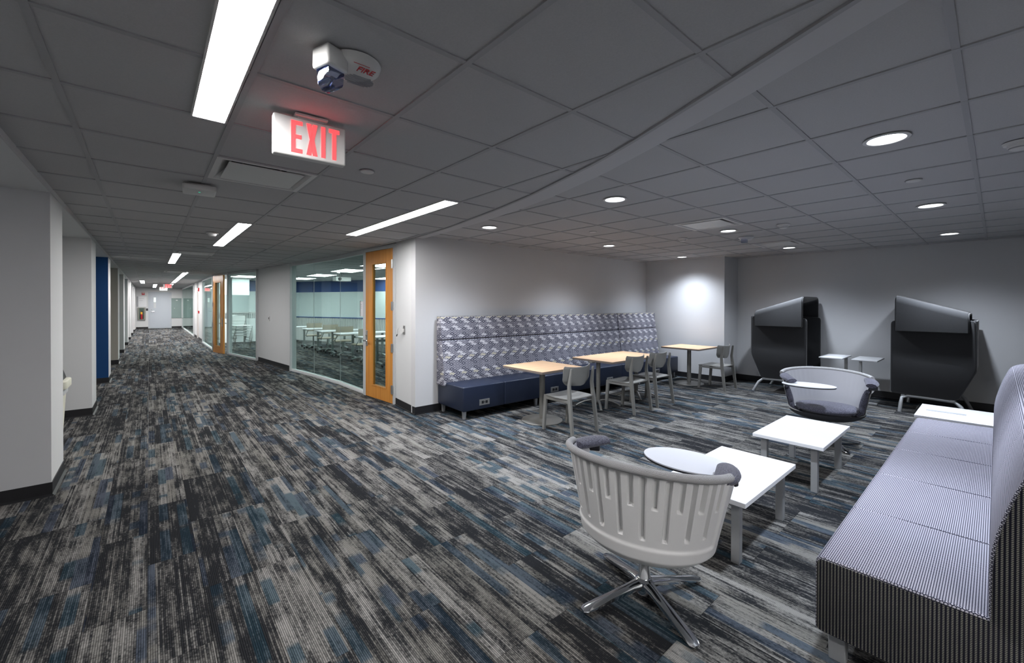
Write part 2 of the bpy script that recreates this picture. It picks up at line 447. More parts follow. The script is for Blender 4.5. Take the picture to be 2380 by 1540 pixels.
HC, HR = 2.47, 2.508
ARC_Y = [-4, -2.5, -1.2, -0.3, .286, .717, 1.33, 1.70, 2.567, 3.19, 4.3, 5.31, 8.3, 10.7, 13.0, 15.4, 16.8, 40]
ARC_X = [-.6, .35, .95, 1.36, 1.615, 1.801, 2.057, 2.195, 2.435, 2.56, 2.73, 2.81, 2.81, 2.47, 2.25, 1.82, 1.62, 1.62]
ARB_Y = [-4, -2.5, -1.2, -0.3, .181, .693, 1.293, 1.839, 2.5, 3.09, 3.79, 5.0, 5.33]
ARB_X = [-.35, .6, 1.16, 1.54, 1.736, 1.982, 2.226, 2.435, 2.62, 2.74, 2.83, 2.915, 2.935]
xa = lambda y: float(np.interp(y, ARC_Y, ARC_X))
xb = lambda y: float(np.interp(y, ARB_Y, ARB_X))

# ------------------------------------------------------------------ floor
floor = struct('floor', box(nb(), -3, 11.6, -4.2, 35, -0.12, -0.008), 'base_black')
planks = []
def inroom(x, y):
    if y < 3.57 and -0.6 <= x < 9.33: return True
    if 3.57 <= y < 5.4 and -0.62 <= x < 8.75: return True
    if x < -0.6: return x > -2.0
    return y >= 5.3 and x < 10.0
c0, c1 = int(math.floor((-2.1-PX0)/PW)), int(math.ceil((10.2-PX0)/PW))
for c in range(c0, c1):
    hsh = (c*0.38197+100.2) % 1.0
    off = 0.5 if hsh > 0.5 else 0.0
    for r in range(-6, 36):
        y0 = PY0+(r-off)*PL; x0 = PX0+c*PW
        if y0 < -3.9 or y0 > 33.6 or not inroom(x0+PW/2, y0+PL/2): continue
        pr = [project((x0+a*PW, y0+b_*PL, 0)) for a in (0, .5, 1) for b_ in (0, .5, 1)]
        vis = [p for p in pr if p and -30 < p[0] < 2410 and p[1] < 1570]
        area = 0
        if len(vis) >= 3 and x0 > -0.85 and y0 > -0.3:
            d = math.hypot(x0, y0+PL/2)
            hidden = (x0 > 2.2 and y0+PL < 0.55) or (y0 > 5.2 and x0+PW > xa(y0)) or (x0 < -.6 and (4.9 < y0 < 5.5))
            if not hidden: area = len(vis)/d**2.2
        planks.append((area, x0, y0))
planks.sort(key=lambda t: -t[0])
pm = None
def plank_bm(x0, y0, bm, g=0.0009):
    box(bm, x0+g, x0+PW-g, y0+g, min(y0+PL-g, 33.78), -0.008, 0, 0)
indiv = [p for p in planks[:300] if p[0] > 0]
t = nb(); box(t, g0 := 0.0009, PW-g0, g0, PL-g0, -0.008, 0); 
o = obj('carpet_plank', t, 'carpet', floor, (indiv[0][1], indiv[0][2], 0))
for a, x0, y0 in indiv[1:]:
    q = o.copy(); C.objects.link(q); q.location = (x0, y0, 0); q.parent = floor
t = nb()
V, Fc = [], []
for a, x0, y0 in [p for p in planks if p not in set(indiv)]:
    b0 = len(V); g = 0.0009; y1 = min(y0+PL-g, 33.79)
    V += [(x0+g, y0+g, -.008), (x0+PW-g, y0+g, -.008), (x0+PW-g, y1, -.008), (x0+g, y1, -.008), (x0+g, y0+g, 0), (x0+PW-g, y0+g, 0), (x0+PW-g, y1, 0), (x0+g, y1, 0)]
    Fc += [(b0+4, b0+5, b0+6, b0+7), (b0, b0+1, b0+5, b0+4), (b0+1, b0+2, b0+6, b0+5), (b0+2, b0+3, b0+7, b0+6), (b0+3, b0, b0+4, b0+7)]
me = bpy.data.meshes.new('carpet_field'); me.from_pydata(V, [], Fc); me.materials.append(MATS['carpet'])
o = bpy.data.objects.new('carpet_field', me); C.objects.link(o); o.parent = floor; o['kind'] = 'stuff'
t.free()

# ------------------------------------------------------------------ ceilings
def clip(poly, a, b, keep):
    """clip a convex polygon by the line a-b, keeping the side where cross*keep>=0"""
    def s(p): return ((b[0]-a[0])*(p[1]-a[1])-(b[1]-a[1])*(p[0]-a[0]))*keep
    out = []
    for i, p in enumerate(poly):
        q = poly[(i+1) % len(poly)]; sp, sq = s(p), s(q)
        if sp >= 0: out.append(p)
        if sp*sq < 0:
            k = sp/(sp-sq); out.append((p[0]+(q[0]-p[0])*k, p[1]+(q[1]-p[1])*k))
    return out
HOLES = []     # light and diffuser openings (x0,x1,y0,y1)
LIN = [(.159, .297, 1.37, 2.585), (.768, .908, 5.68, 8.17), (.330, .455, 9.9, 12.5), (.765, .895, 15.9, 18.38), (.765, .895, 18.40, 20.88),
       (.765, .895, 20.90, 24.4), (1.985, 2.13, 3.21, 5.69), (-.29, -.15, 22.9, 26.1), (.16, .30, 27.0, 32.3), (.16, .30, -3.4, -.9), (.765, .895, 26.0, 28.5), (.765, .895, 29.6, 32.6), (.765, .895, -3.4, -.9)]  # last three: unseen fixtures added to brighten the far corridor and first pier
LINR = []
DIF = [(.325, .92, 3.205, 3.79), (.33, .92, 9.42, 10.0), (.33, .92, 15.5, 16.1)]
DIFR = [(4.79, 5.36, 1.98, 2.57), (7.24, 7.82, 1.98, 2.57)]
def subtract(poly, hole):
    """convex polygon minus rectangle -> list of convex polygons"""
    x0, x1, y0, y1 = hole
    xs = [p[0] for p in poly]; ys = [p[1] for p in poly]
    if max(xs) <= x0 or min(xs) >= x1 or max(ys) <= y0 or min(ys) >= y1: return [poly]
    out = []; cur = poly
    for (a, b) in (((x0, y0), (x0, y1)), ((x1, y1), (x1, y0)), ((x1, y0), (x0, y0)), ((x0, y1), (x1, y1))):
        o_ = clip(cur, a, b, 1)     # outside part (left of directed edge)
        if len(o_) >= 3: out.append(o_)
        cur = clip(cur, a, b, -1)
        if len(cur) < 3: break
    return out
def area2(p): return abs(sum(p[i][0]*p[(i+1) % len(p)][1]-p[(i+1) % len(p)][0]*p[i][1] for i in range(len(p))))/2
ceil = struct('ceiling', box(nb(), -2.2, 3.2, -4.2, 35, 2.56, 2.62), 'dark_void')
ceil2 = struct('ceiling.001', box(nb(), -0.6, 9.5, -4.2, 5.5, 2.63, 2.69), 'dark_void')
def seen(poly, z):
    pr = [project((p[0], p[1], z)) for p in poly]
    v = [p for p in pr if p and -40 < p[0] < 2420 and -60 < p[1] < 1540]
    return len(v) > 0
def tiles(parent, gx, px, gy, py, z, xr, yr, clipper, holes, limit):
    lst = []
    nx0 = int(math.floor((xr[0]-gx)/px)); nx1 = int(math.ceil((xr[1]-gx)/px))
    ny0 = int(math.floor((yr[0]-gy)/py)); ny1 = int(math.ceil((yr[1]-gy)/py))
    for i in range(nx0, nx1):
        for j in range(ny0, ny1):
            x0, x1 = max(gx+i*px, xr[0]), min(gx+(i+1)*px, xr[1]); y0, y1 = max(gy+j*py, yr[0]), min(gy+(j+1)*py, yr[1])
            if x1-x0 < .02 or y1-y0 < .02: continue
            poly = clipper([(x0, y0), (x1, y0), (x1, y1), (x0, y1)], y0, y1)
            if len(poly) < 3 or area2(poly) < 0.002: continue
            ps = [poly]
            for hl in holes:
                ps = [q for p in ps for q in subtract(p, hl)]
            ps = [p for p in ps if area2(p) > 0.0008]
            if not ps: continue
            cxm, cym = (x0+x1)/2, (y0+y1)/2
            lst.append((0 if seen(poly, z) else 1, math.hypot(cxm, cym), ps))
    lst.sort(key=lambda t: (t[0], t[1]))
    rest = nb()
    for k, (u, d, ps) in enumerate(lst):
        if u == 0 and k < limit:
            bm = nb()
            for p in ps: prism(bm, p, 'z', z+0.006, z+0.02)
            obj('ceiling_tile', bm, 'ceiling_tile', parent)
        else:
            for p in ps: prism(rest, p, 'z', z+0.006, z+0.02)
    o = obj('tile_field', rest, 'ceiling_tile', parent); o['kind'] = 'stuff'
    # grid tees as one lattice
    g = nb(); hw = 0.012
    def bar(poly, holes_, dz=0):
        ps = [poly]
        for hl in holes_: ps = [q for p in ps for q in subtract(p, hl)]
        for p in ps:
            if area2(p) > 1e-4: prism(g, p, 'z', z+dz, z+0.008)
    for i in range(nx0, nx1+1):
        X = gx+i*px
        if X < xr[0]-.01 or X > xr[1]+.01: continue
        for j in range(ny0, ny1):
            y0, y1 = max(gy+j*py, yr[0]), min(gy+(j+1)*py, yr[1])
            if y1-y0 < .01: continue
            p = clipper([(X-hw, y0), (X+hw, y0), (X+hw, y1), (X-hw, y1)], y0, y1)
            if len(p) >= 3: bar(p, holes)
    for j in range(ny0, ny1+1):
        Y = gy+j*py
        if Y < yr[0]-.01 or Y > yr[1]+.01: continue
        p = clipper([(xr[0], Y-hw), (xr[1], Y-hw), (xr[1], Y+hw), (xr[0], Y+hw)], Y-hw, Y+hw)
        if len(p) >= 3: bar(p, holes, .0008)
    obj('ceiling_grid', g, 'grid_metal', parent)
    return len(lst)
SP = 0.6095
tiles(ceil, .318, .6085, 1.338, .6185, HC, (-.592, 2.9), (-4, 33.8),
      lambda p, y0, y1: clip(p, (xa(y0), y0), (xa(y1+1e-4), y1+1e-4), 1), LIN+DIF, 290)
tiles(ceil2, 2.913, .6125, .108, .6175, HR, (-.5, 9.32), (-4, 5.31),
      lambda p, y0, y1: clip(p, (xb(y0), y0), (xb(y1+1e-4), y1+1e-4), -1), DIFR, 290)
# curved soffit strip between the two ceilings
ys = sorted(set([-4, -3, -2, -1.2, -.5] + [round(-.2+.15*i, 3) for i in range(37)] + [5.31]))
t = nb()
for y0, y1 in zip(ys, ys[1:]):
    prism(t, [(xa(y0)+.012, y0), (xb(y0), y0), (xb(y1), y1), (xa(y1)+.012, y1)], 'z', HC, HR+.02)
bmesh.ops.remove_doubles(t, verts=t.verts, dist=1e-5)
strip = struct('trim_1', t, 'soffit')
t = nb()
for y0, y1 in zip(ys, ys[1:]):
    prism(t, [(xa(y0)-.012, y0), (xa(y0)+.012, y0), (xa(y1)+.012, y1), (xa(y1)-.012, y1)], 'z', HC-.006, HC+.02)
obj('edge_moulding', t, 'grid_metal', strip)

# ------------------------------------------------------------------ left side: piers, alcoves
PIERS = [4.98, 8.16, 11.28, 14.62, 17.74, 20.95, 24.0, 27.4, 30.6]
PCOL = ['pier_grey', 'wall_white', 'pier_blue', 'pier_tan', 'pier_green', 'pier_green', 'wall_white', 'wall_white', 'wall_white']
wl = struct('wall_left', box(nb(), -2.15, -2.0, -4.2, 33.9, 0, 2.6), 'wall_white')
alcove = struct('ceiling.002', box(nb(), -2.0, -.6, -4.0, 33.8, 2.435, 2.5), 'wall_white')
obj('fascia', box(nb(), -.600, -.592, -4.0, 33.8, 2.433, HC+.02), 'soffit', alcove)
for i, y in enumerate(PIERS):
    bm = nb(); box(bm, -2.0, -.6, y, y+.62, 0, 2.436)
    o = struct('wall_pier' if i == 0 else 'wall_pier', bm, [PCOL[i], 'wall_white'])
    for p in o.data.polygons:
        p.material_index = 0 if abs(p.normal.y) > .5 else 1
    b = nb(); box(b, -2.0, -.594, y-.006, y, 0, .105); box(b, -.6, -.594, y, y+.626, 0, .105); box(b, -2.0, -.6, y+.62, y+.626, 0, .105)
    prism(b, [(-.594, 0), (-.578, 0), (-.594, .014)], 'y', y-.02, y+.64)
    prism(b, [(y-.006, 0), (y-.024, 0), (y-.006, .014)], 'x', -2.0, -.594)
    struct('baseboard_left', b, 'base_black')
# ------------------------------------------------------------------ end of corridor
YE = 33.8
ew = struct('wall_far', box(nb(), -.7, 2.0, YE, YE+.15, 0, 2.6), 'wall_white')
d3 = struct_empty('door_3', (.505, YE, 0))
obj('door_frame', (lambda b: (box(b, -.55, -.49, -.03, .0, 0, 2.23), box(b, .49, .55, -.03, 0, 0, 2.23), box(b, -.49, .49, -.03, 0, 2.17, 2.23), b)[-1])(nb()), 'door_grey', d3)
obj('door_leaf', box(nb(), -.485, .485, -.022, -.002, .01, 2.165, .003), 'door_grey', d3)
obj('vision_panel', box(nb(), -.30, -.19, -.03, -.02, 1.25, 1.9, .003), 'steel_frame', d3)
obj('window_pane', box(nb(), -.295, -.195, -.033, -.03, 1.62, 1.89), 'screen_lit', d3)
obj('door_handle', (lambda b: (cyl(b, (-.40, -.02, 1.03), (-.40, -.07, 1.03), .025, n=12), box(b, -.41, -.26, -.075, -.055, 1.015, 1.045, .006), cyl(b, (-.40, -.02, 1.14), (-.40, -.035, 1.14), .018, n=12), b)[-1])(nb()), 'chrome', d3)
for z in (.3, 1.1, 1.95): obj('hinge', box(nb(), .47, .50, -.035, -.02, z-.06, z+.06), 'satin', d3)
b = nb(); box(b, -.6, -.05, YE-.012, YE, 0, .105); box(b, 1.06, 1.6, YE-.012, YE, 0, .105); struct('baseboard_far', b, 'base_black')
t = thing('fire_extinguisher_cabinet', 'grey wall cabinet holding a red fire extinguisher beside the far corridor door', 'cabinet', (-.34, YE, .54))
b = nb(); box(b, -.175, .175, -.09, -.0, 0, .035); box(b, -.175, .175, -.09, 0, .70, .735); box(b, -.175, -.12, -.09, 0, .035, .70); box(b, .10, .175, -.09, 0, .035, .70); box(b, -.12, .10, -.012, 0, .035, .70)
obj('cabinet_body', b, 'cabinet', t)
obj('cabinet_glass', box(nb(), -.12, .10, -.088, -.084, .035, .70), 'glass', t)
t = thing('fire_extinguisher', 'small red fire extinguisher with a yellow tag inside the grey wall cabinet', 'extinguisher', (-.35, YE-.047, .577))
b = nb(); lathe(b, [(0, 0), (.05, .0), (.055, .02), (.055, .33), (.045, .38), (.015, .41), (.015, .44), (0, .44)], 20); obj('cylinder', b, 'red', t, smooth_=40)
obj('instruction_label', box(nb(), -.045, .04, -.060, -.054, .30, .44), 'yellow', t)
obj('valve', (lambda b: (box(b, -.02, .06, -.012, .012, .44, .47, .004), box(b, -.02, .05, -.01, .01, .485, .5, .003), b)[-1])(nb()), 'black', t)
t = thing('fire_alarm', 'red fire alarm strobe high on the wall at the end of the corridor', 'alarm', (-.27, YE, 2.04))
obj('housing', box(nb(), -.07, .07, -.05, 0, 0, .15, .006), 'red', t); obj('strobe_lens', box(nb(), -.05, .05, -.065, -.05, .09, .13, .004), 'white_plastic', t)
t = thing('wall_sign', 'white framed notice board left of the far grey door', 'sign', (-.34, YE, 1.33))
obj('board', box(nb(), -.15, .22, -.012, 0, 0, .62, .002), 'paper', t); obj('dark_edge', box(nb(), -.235, -.16, -.02, 0, 0, .62, .002), 'print_grey', t)
for k in range(2): obj('printed_line', box(nb(), -.12, -.12+.22-.05*k, -.0135, -.012, .50-.13*k, .512-.13*k), 'print_grey', t)
tag(obj('card_reader', box(nb(), -.045, .045, -.03, 0, 0, .13, .006), 'black', None, (-.10, YE, 1.09)), 'black card reader on the wall just left of the far grey door', 'card reader')
t = thing('electrical_panel', 'grey green electrical panel on the wall right of the far grey door', 'panel', (1.31, YE-.012, .61))
obj('panel_door', box(nb(), -.26, .26, -.02, 0, 0, 1.25, .003), 'panel_green', t); obj('latch', box(nb(), -.13, -.10, -.03, -.02, .60, .64), 'satin', t)
obj('name_plate', box(nb(), -.04, .05, -.024, -.02, 1.10, 1.14), 'paper', t)

# ------------------------------------------------------------------ right side of the corridor
def seg_frame(p, q):
    p = Vector((*p, 0)); q = Vector((*q, 0)); d = q-p; L = d.length; return p, math.atan2(d.y, d.x), L
def storefront(name, pts, z1=2.42, left_post=True, right_post=True, thick=.05):
    """pts from near to far; panes between consecutive points; frame at sill and head"""
    root = struct_empty(name)
    for k, (p, q) in enumerate(zip(pts, pts[1:])):
        P, an, L = seg_frame(p, q)
        b = nb(); box(b, 0, L, -.035, .035, 0, .035); box(b, 0, L, -.028, -.012, .035, .055); box(b, 0, L, .012, .028, .035, .055)
        obj('sill', b, 'alu', root, P, (0, 0, an))
        b = nb(); box(b, -.0, L, -.035, .035, z1-.015, HC+.005); obj('head', b, 'steel_frame', root, P, (0, 0, an))
        b = nb(); box(b, .002, L-.002, -.006, .006, .04, z1-.01); obj('glass_pane', b, 'glass', root, P, (0, 0, an))
    for e, on in ((pts[0], right_post), (pts[-1], left_post)):
        if on:
            P, an, L = seg_frame(pts[0], pts[1]) if e is pts[0] else seg_frame(pts[-2], pts[-1])
            b = nb(); box(b, -.045 if e is pts[0] else 0, 0 if e is pts[0] else .045, -.05, .05, 0, HC); obj('post', b, 'steel_frame', root, (e[0], e[1], 0), (0, 0, an))
    for p in pts[1:-1]:
        b = nb(); cyl(b, (0, 0, .05), (0, 0, z1-.01), .004, n=8); obj('glass_joint', b, 'steel_frame', root, (p[0], p[1], 0))
    return root
G1 = [(2.815, 7.09), (2.784, 8.275), (2.655, 9.516), (2.490, 10.60)]
storefront('window_1', G1)
G2 = [(2.225, 13.12), (1.835, 15.23)]
storefront('window_2', G2)
G3 = [(1.605, 16.86), (1.605, 20.3)]
storefront('window_3', G3)
G4 = [(1.60, 24.6), (1.60, 29.2), (1.60, 33.7)]
storefront('window_4', G4)
def wood_door(name, hinge, ang, open_=0.0, W=.87, H=2.41, hinge_side=1):
    """hinge at the origin, leaf along +x; -y is the corridor face when seen from the corridor"""
    root = struct_empty(name, (hinge[0], hinge[1], 0), ang)
    b = nb(); th = .022
    g0, g1, zb, zt = .195, .645, .215, 2.20
    box(b, 0, g0, -th, th, .006, H); box(b, g1, W, -th, th, .006, H)
    box(b, g0, g1, -th, th, .006, zb); box(b, g0, g1, -th, th, zt, H)
    obj('door_leaf', b, 'door_wood', root)
    b = nb()
    for s in (-1, 1):
        y0, y1 = sorted((s*th, s*(th+.006)))
        box(b, g0-.012, g0+.008, y0, y1, zb-.012, zt+.012); box(b, g1-.008, g1+.012, y0, y1, zb-.012, zt+.012)
        box(b, g0+.008, g1-.008, y0, y1, zb-.012, zb+.008); box(b, g0+.008, g1-.008, y0, y1, zt-.008, zt+.012)
    obj('glazing_bead', b, 'door_wood', root)
    obj('glass_pane', box(nb(), g0+.002, g1-.002, -.004, .004, zb, zt), 'glass', root)
    for z in (.22, .865, 1.515, 2.165):
        b = nb(); box(b, -.03, .038, -.027*hinge_side-.004, -.027*hinge_side+.004, z-.065, z+.065); cyl(b, (0, -.034*hinge_side, z-.068), (0, -.034*hinge_side, z+.068), .008, n=10)
        obj('hinge', b, 'satin', root)
    s = hinge_side
    b = nb(); box(b, W-.075, W-.025, *sorted((-s*.022, -s*.034)), .845, 1.107, .003)
    obj('lock_plate', b, 'satin', root)
    b = nb(); cyl(b, (W-.05, -s*.034, .935), (W-.05, -s*.085, .935), .011, n=12); box(b, W-.165, W-.04, *sorted((-s*.075, -s*.095)), .922, .948, .006)
    cyl(b, (W-.05, -s*.034, 1.02), (W-.05, -s*.046, 1.02), .018, n=16)
    obj('door_handle', b, 'chrome', root)
    b = nb(); cyl(b, (W-.05, s*.022, .935), (W-.05, s*.075, .935), .011, n=12); box(b, W-.165, W-.04, *sorted((s*.065, s*.085)), .922, .948, .006)
    obj('door_handle', b, 'chrome', root)
    return root
a1 = math.atan2(6.973-6.106, 2.787-2.862)
# leaf runs away from the hinge along +y; corridor side is -x, i.e. local +y
wood_door('door_1', (2.862, 6.106), a1, hinge_side=-1)
b = nb()
for (p, q) in (((2.868, 6.04), (2.863, 6.10)), ((2.790, 6.985), (2.784, 7.045))):
    P, an, L = seg_frame(p, q); t = nb(); box(t, 0, L, -.08, .022, 0, HC); merge(b, t, Matrix.Translation(P) @ Matrix.Rotation(an, 4, 'Z'))
P, an, L = seg_frame((2.868, 6.04), (2.784, 7.045)); t = nb(); box(t, 0, L, -.08, .022, 2.418, HC); merge(b, t, Matrix.Translation(P) @ Matrix.Rotation(an, 4, 'Z'))
struct('door_frame', b, 'steel_frame')
# door 2, hinged at its far side and standing a little open into the corridor
wood_door('door_2', (1.555, 16.30), math.atan2(15.45-16.30, 1.725-1.555), hinge_side=1)
b = nb()
for (p, q) in (((1.835, 15.22), (1.80, 15.32)), ((1.62, 16.40), (1.605, 16.85))):
    P, an, L = seg_frame(p, q); t = nb(); box(t, 0, L, -.08, .022, 0, HC); merge(b, t, Matrix.Translation(P) @ Matrix.Rotation(an, 4, 'Z'))
P, an, L = seg_frame((1.80, 15.3), (1.62, 16.45)); t = nb(); box(t, 0, L, -.08, .022, 2.418, HC); merge(b, t, Matrix.Translation(P) @ Matrix.Rotation(an, 4, 'Z'))
struct('door_frame', b, 'steel_frame')
# plain wall pieces
def wallpiece(name, p, q, th=.12, mat='wall_white', z0=0, z1=2.52, base=True, side=1, bname='baseboard_right'):
    b = nb(); wall_seg(b, p, q, th, z0, z1, side); struct(name, b, mat)
    if base:
        b = nb(); wall_seg(b, p, q, .008, 0, .105, -side); wall_seg(b, p, q, .022, 0, .010, -side); struct(bname, b, 'base_black')
b = nb(); prism(b, [(2.81, 5.31), (2.868, 6.04), (2.99, 6.03), (2.95, 5.325)], 'z', 0, 2.52); struct('wall_right', b, 'wall_white')
b = nb(); wall_seg(b, (2.81, 5.302), (2.868, 6.04), .008, 0, .105, -1); wall_seg(b, (2.81, 5.302), (2.868, 6.04), .022, 0, .01, -1); struct('baseboard_right', b, 'base_black')
wallpiece('wall_right', (2.470, 10.66), (2.235, 13.08))
wallpiece('wall_right', (1.605, 20.32), (1.605, 22.45))
wallpiece('wall_right', (1.605, 23.4), (1.605, 24.58))
wallpiece('wall_right', (1.72, 22.45), (1.72, 23.4), base=False)
d4 = struct_empty('door_4', (1.66, 22.93, 0))
obj('door_leaf', box(nb(), 0, .04, -.42, .42, .01, 2.15, .003), 'door_tan', d4)
b = nb(); box(b, -.05, .05, -.475, -.42, 0, 2.2); box(b, -.05, .05, .42, .475, 0, 2.2); box(b, -.05, .05, -.42, .42, 2.15, 2.2); obj('door_frame', b, 'wall_white', d4)
obj('door_closer', box(nb(), -.06, 0, -.35, -.1, 2.05, 2.11, .004), 'satin', d4); obj('door_handle', box(nb(), -.05, 0, -.38, -.26, 1.0, 1.03, .004), 'satin', d4)
for z, l in ((2.05, 'red fire alarm strobe on the corridor wall beside the recessed tan door, upper of two'), (1.12, 'red fire alarm pull station on the corridor wall below the red strobe')):
    t = thing('fire_alarm', l, 'alarm', (1.605, 22.07, z))
    hh = .15 if z > 2 else .11
    obj('housing', box(nb(), -.05, 0, -.05, .05, 0, hh, .005), 'red', t); obj('front_plate', box(nb(), -.058, -.05, -.025, .025, hh*.3, hh*.6), 'white_plastic', t)
# switch plate on the wall between the two glass rooms
P, an, L = seg_frame((2.470, 10.66), (2.235, 13.08))
t = thing('thermostat', 'small white wall control between the two glass fronts', 'wall control', tuple(P+Vector((math.cos(an), math.sin(an), 0))*1.50+Vector((0, 0, 1.10))), an)
obj('cover', box(nb(), -.04, .04, 0, .02, 0, .12, .004), 'white_plastic', t); obj('display', box(nb(), -.02, .02, .02, .023, .045, .095), 'black', t)
# outlet with a hanging cable beside door 1
P, an, L = seg_frame((2.81, 5.31), (2.868, 6.04))
d = Vector((math.cos(an), math.sin(an), 0))
t = thing('cable_outlet', 'steel wall outlet plate with loose white cables by the orange wooden door', 'outlet', tuple(P+d*.395+Vector((0, 0, 1.10))), an)
obj('plate', box(nb(), -.035, .035, 0, .008, 0, .13, .003), 'satin', t)
obj('plug', box(nb(), -.012, .015, .008, .035, .035, .085, .003), 'white_plastic', t)
b = nb(); tube(b, [(0, .03, .08), (.03, .06, .10), (.08, .07, .075), (.12, .06, .02), (.16, .05, -.01)], .004, 8); tube(b, [(0, .03, .05), (.04, .06, .05), (.07, .06, .02), (.05, .04, .0), (.0, .03, .03)], .003, 8)
obj('cable', b, 'white_plastic', t, smooth_=60)
obj('connector', (lambda b: (tube(b, [(.155, .05, -.005), (.195, .045, -.035)], .008, 8), b)[-1])(nb()), 'black', t)

# ------------------------------------------------------------------ lounge walls
wallpiece('wall_back', (2.81, 5.31), (8.68, 5.31), mat='wall_paint', side=-1, bname='baseboard_back', z1=2.6)
wallpiece('wall_column', (8.68, 5.43), (8.68, 3.56), mat='wall_paint', side=-1, th=.7, bname='baseboard_column', z1=2.6)
b = nb(); wall_seg(b, (8.68, 3.56), (9.34, 3.56), .008, 0, .105, 1); struct('baseboard_column', b, 'base_black')
wallpiece('wall_right', (9.33, 3.60), (9.33, -4.2), mat='wall_paint', side=-1, bname='baseboard_right', z1=2.6)
wallpiece('wall_front', (-2.1, -4.0), (9.5, -4.0), mat='wall_white', side=1, base=False, z1=2.6)

# ------------------------------------------------------------------ classroom seen through the glass
struct('wall_classroom', box(nb(), 1.7, 4.75, 20.0, 20.15, 0, 2.6), 'class_mint')
PA, PB, PC = (4.7, 20.05), (6.45, 16.2), (9.9, 10.2)
for (p, q) in ((PA, PB), (PB, PC)):
    b = nb(); wall_seg(b, p, q, .12, 0, 2.02, 1); struct('wall_classroom', b, 'class_mint')
    b = nb(); wall_seg(b, p, q, .12, 2.02, 2.6, 1); struct('wall_classroom', b, 'class_blue')
    b = nb(); wall_seg(b, p, q, .03, 0, .1, -1); struct('baseboard_classroom', b, 'base_black')
b = nb(); box(b, 3.0, 4.6, 19.96, 20.0, 2.05, 2.5); struct('wall_classroom', b, 'class_blue')
struct('wall_classroom', box(nb(), 9.9, 10.05, 5.3, 10.4, 0, 2.6), 'class_mint')
struct('wall_classroom', box(nb(), 2.85, 10.0, 5.44, 5.5, 0, 2.6), 'class_mint')
# classroom ceiling
b = nb(); prism(b, [(2.9, 5.44), (9.9, 5.44), (9.9, 10.4), (6.5, 16.3), (4.7, 20.1), (1.7, 20.1), (1.66, 16.5), (1.9, 15.3), (2.3, 13.1), (2.54, 10.65), (2.70, 9.5), (2.84, 8.3), (2.87, 7.0)], 'z', HC, HC+.05)
c3 = struct('ceiling.003', b, 'ceiling_tile')
b = nb()
for i in range(12): box(b, 2.9+i*.6-.012, 2.9+i*.6+.012, 5.5, 9.3, HC-.004, HC)
for i in range(18):
    yy = 5.6+i*.61; box(b, 2.95, 6.4 if yy > 12 else 8.4, yy-.012, yy+.012, HC-.004, HC)
obj('ceiling_grid', b, 'grid_metal', c3)
b = nb()
CLAB = ['fourth from the orange door along the near row', 'third from the orange door along the near row', 'second from the orange door along the near row', 'nearest the orange door, in the near row', 'unused', 'third along the far row', 'second along the far row', 'first along the far row', 'right panel above the stacked chairs', 'farther panel above the projection screen']
for ci, (x, y, wx, wy) in enumerate(((4.28, 16.7, .6, 1.2), (4.23, 14.35, .6, 1.2), (4.2, 11.8, .6, 1.2), (4.15, 9.5, .6, 1.2), (6.6, 16.0, .3, .3), (6.5, 14.5, .6, 1.2), (6.6, 11.8, .6, 1.2), (6.6, 9.4, .6, 1.2), (2.5, 16.8, .6, 1.2), (2.4, 18.6, .6, 1.2))):
    if x == 6.6 and y == 16.0: continue
    t = thing('classroom_light', 'classroom ceiling light panel, '+CLAB[ci], 'ceiling light', (x, y, HC), 0, 'ceiling light panels in the classroom')
    bb = nb(); box(bb, -wx/2-.02, wx/2+.02, -wy/2-.02, -wy/2, -.012, 0); box(bb, -wx/2-.02, wx/2+.02, wy/2, wy/2+.02, -.012, 0); box(bb, -wx/2-.02, -wx/2, -wy/2, wy/2, -.012, 0); box(bb, wx/2, wx/2+.02, -wy/2, wy/2, -.012, 0)
    obj('frame', bb, 'white_plastic', t); obj('diffuser', box(nb(), -wx/2, wx/2, -wy/2, wy/2, -.008, -.002), 'class_light', t)
# slatted heater cover under the far wall
for (p, q, lab) in ((PA, PB, 'white slatted heater cover with a blue top rail along the far classroom wall'), ((6.5, 16.1), (7.7, 14.0), 'short white slatted heater cover seen beside the orange wooden door')):
    P, an, L = seg_frame(p, q)
    t = thing('heater_cover', lab, 'heater', tuple(P), an)
    obj('top_rail', box(nb(), 0.05, L-.05, -.16, -.04, .96, 1.0), 'class_blue', t)
    bb = nb(); n_ = int((L-.1)/.07)
    for i in range(n_):
        x = .08+i*.07; box(bb, x, x+.035, -.15, -.12, .5, .96)
    s_ = obj('slats', bb, 'white_plastic', t); s_['kind'] = 'stuff'
    obj('bottom_rail', box(nb(), .05, L-.05, -.16, -.04, .0, .5), 'white_plastic', t)
# the same at the back wall, left part
t = thing('heater_cover', 'white slatted heater cover behind the stacked chairs in the classroom', 'heater', (2.0, 20.0, 0))
bb = nb()
for i in range(34): box(bb, .0+i*.075, .04+i*.075, -.15, -.12, .94, 1.15)
s_ = obj('slats', bb, 'white_plastic', t); s_['kind'] = 'stuff'
obj('bottom_rail', box(nb(), 0, 2.55, -.16, -.04, 0, .94), 'screen', t); obj('top_rail', box(nb(), 0, 2.55, -.16, -.04, 1.15, 1.2), 'white_plastic', t)
t = thing('projection_screen', 'white projection screen hanging behind the left classroom glass', 'screen', (2.2, 17.75, 1.85))
obj('screen_sheet', box(nb(), -.35, .55, -.01, 0, 0, .6), 'screen_lit', t); obj('casing', box(nb(), -.4, .6, -.05, .05, .56, .60), 'white_plastic', t)
obj('ceiling_mount', box(nb(), -.02, .02, -.02, .02, .60, .62), 'white_plastic', t)
t = thing('projector', 'white ceiling projector hanging in the classroom behind the glass', 'projector', (4.41, 12.97, 2.226))
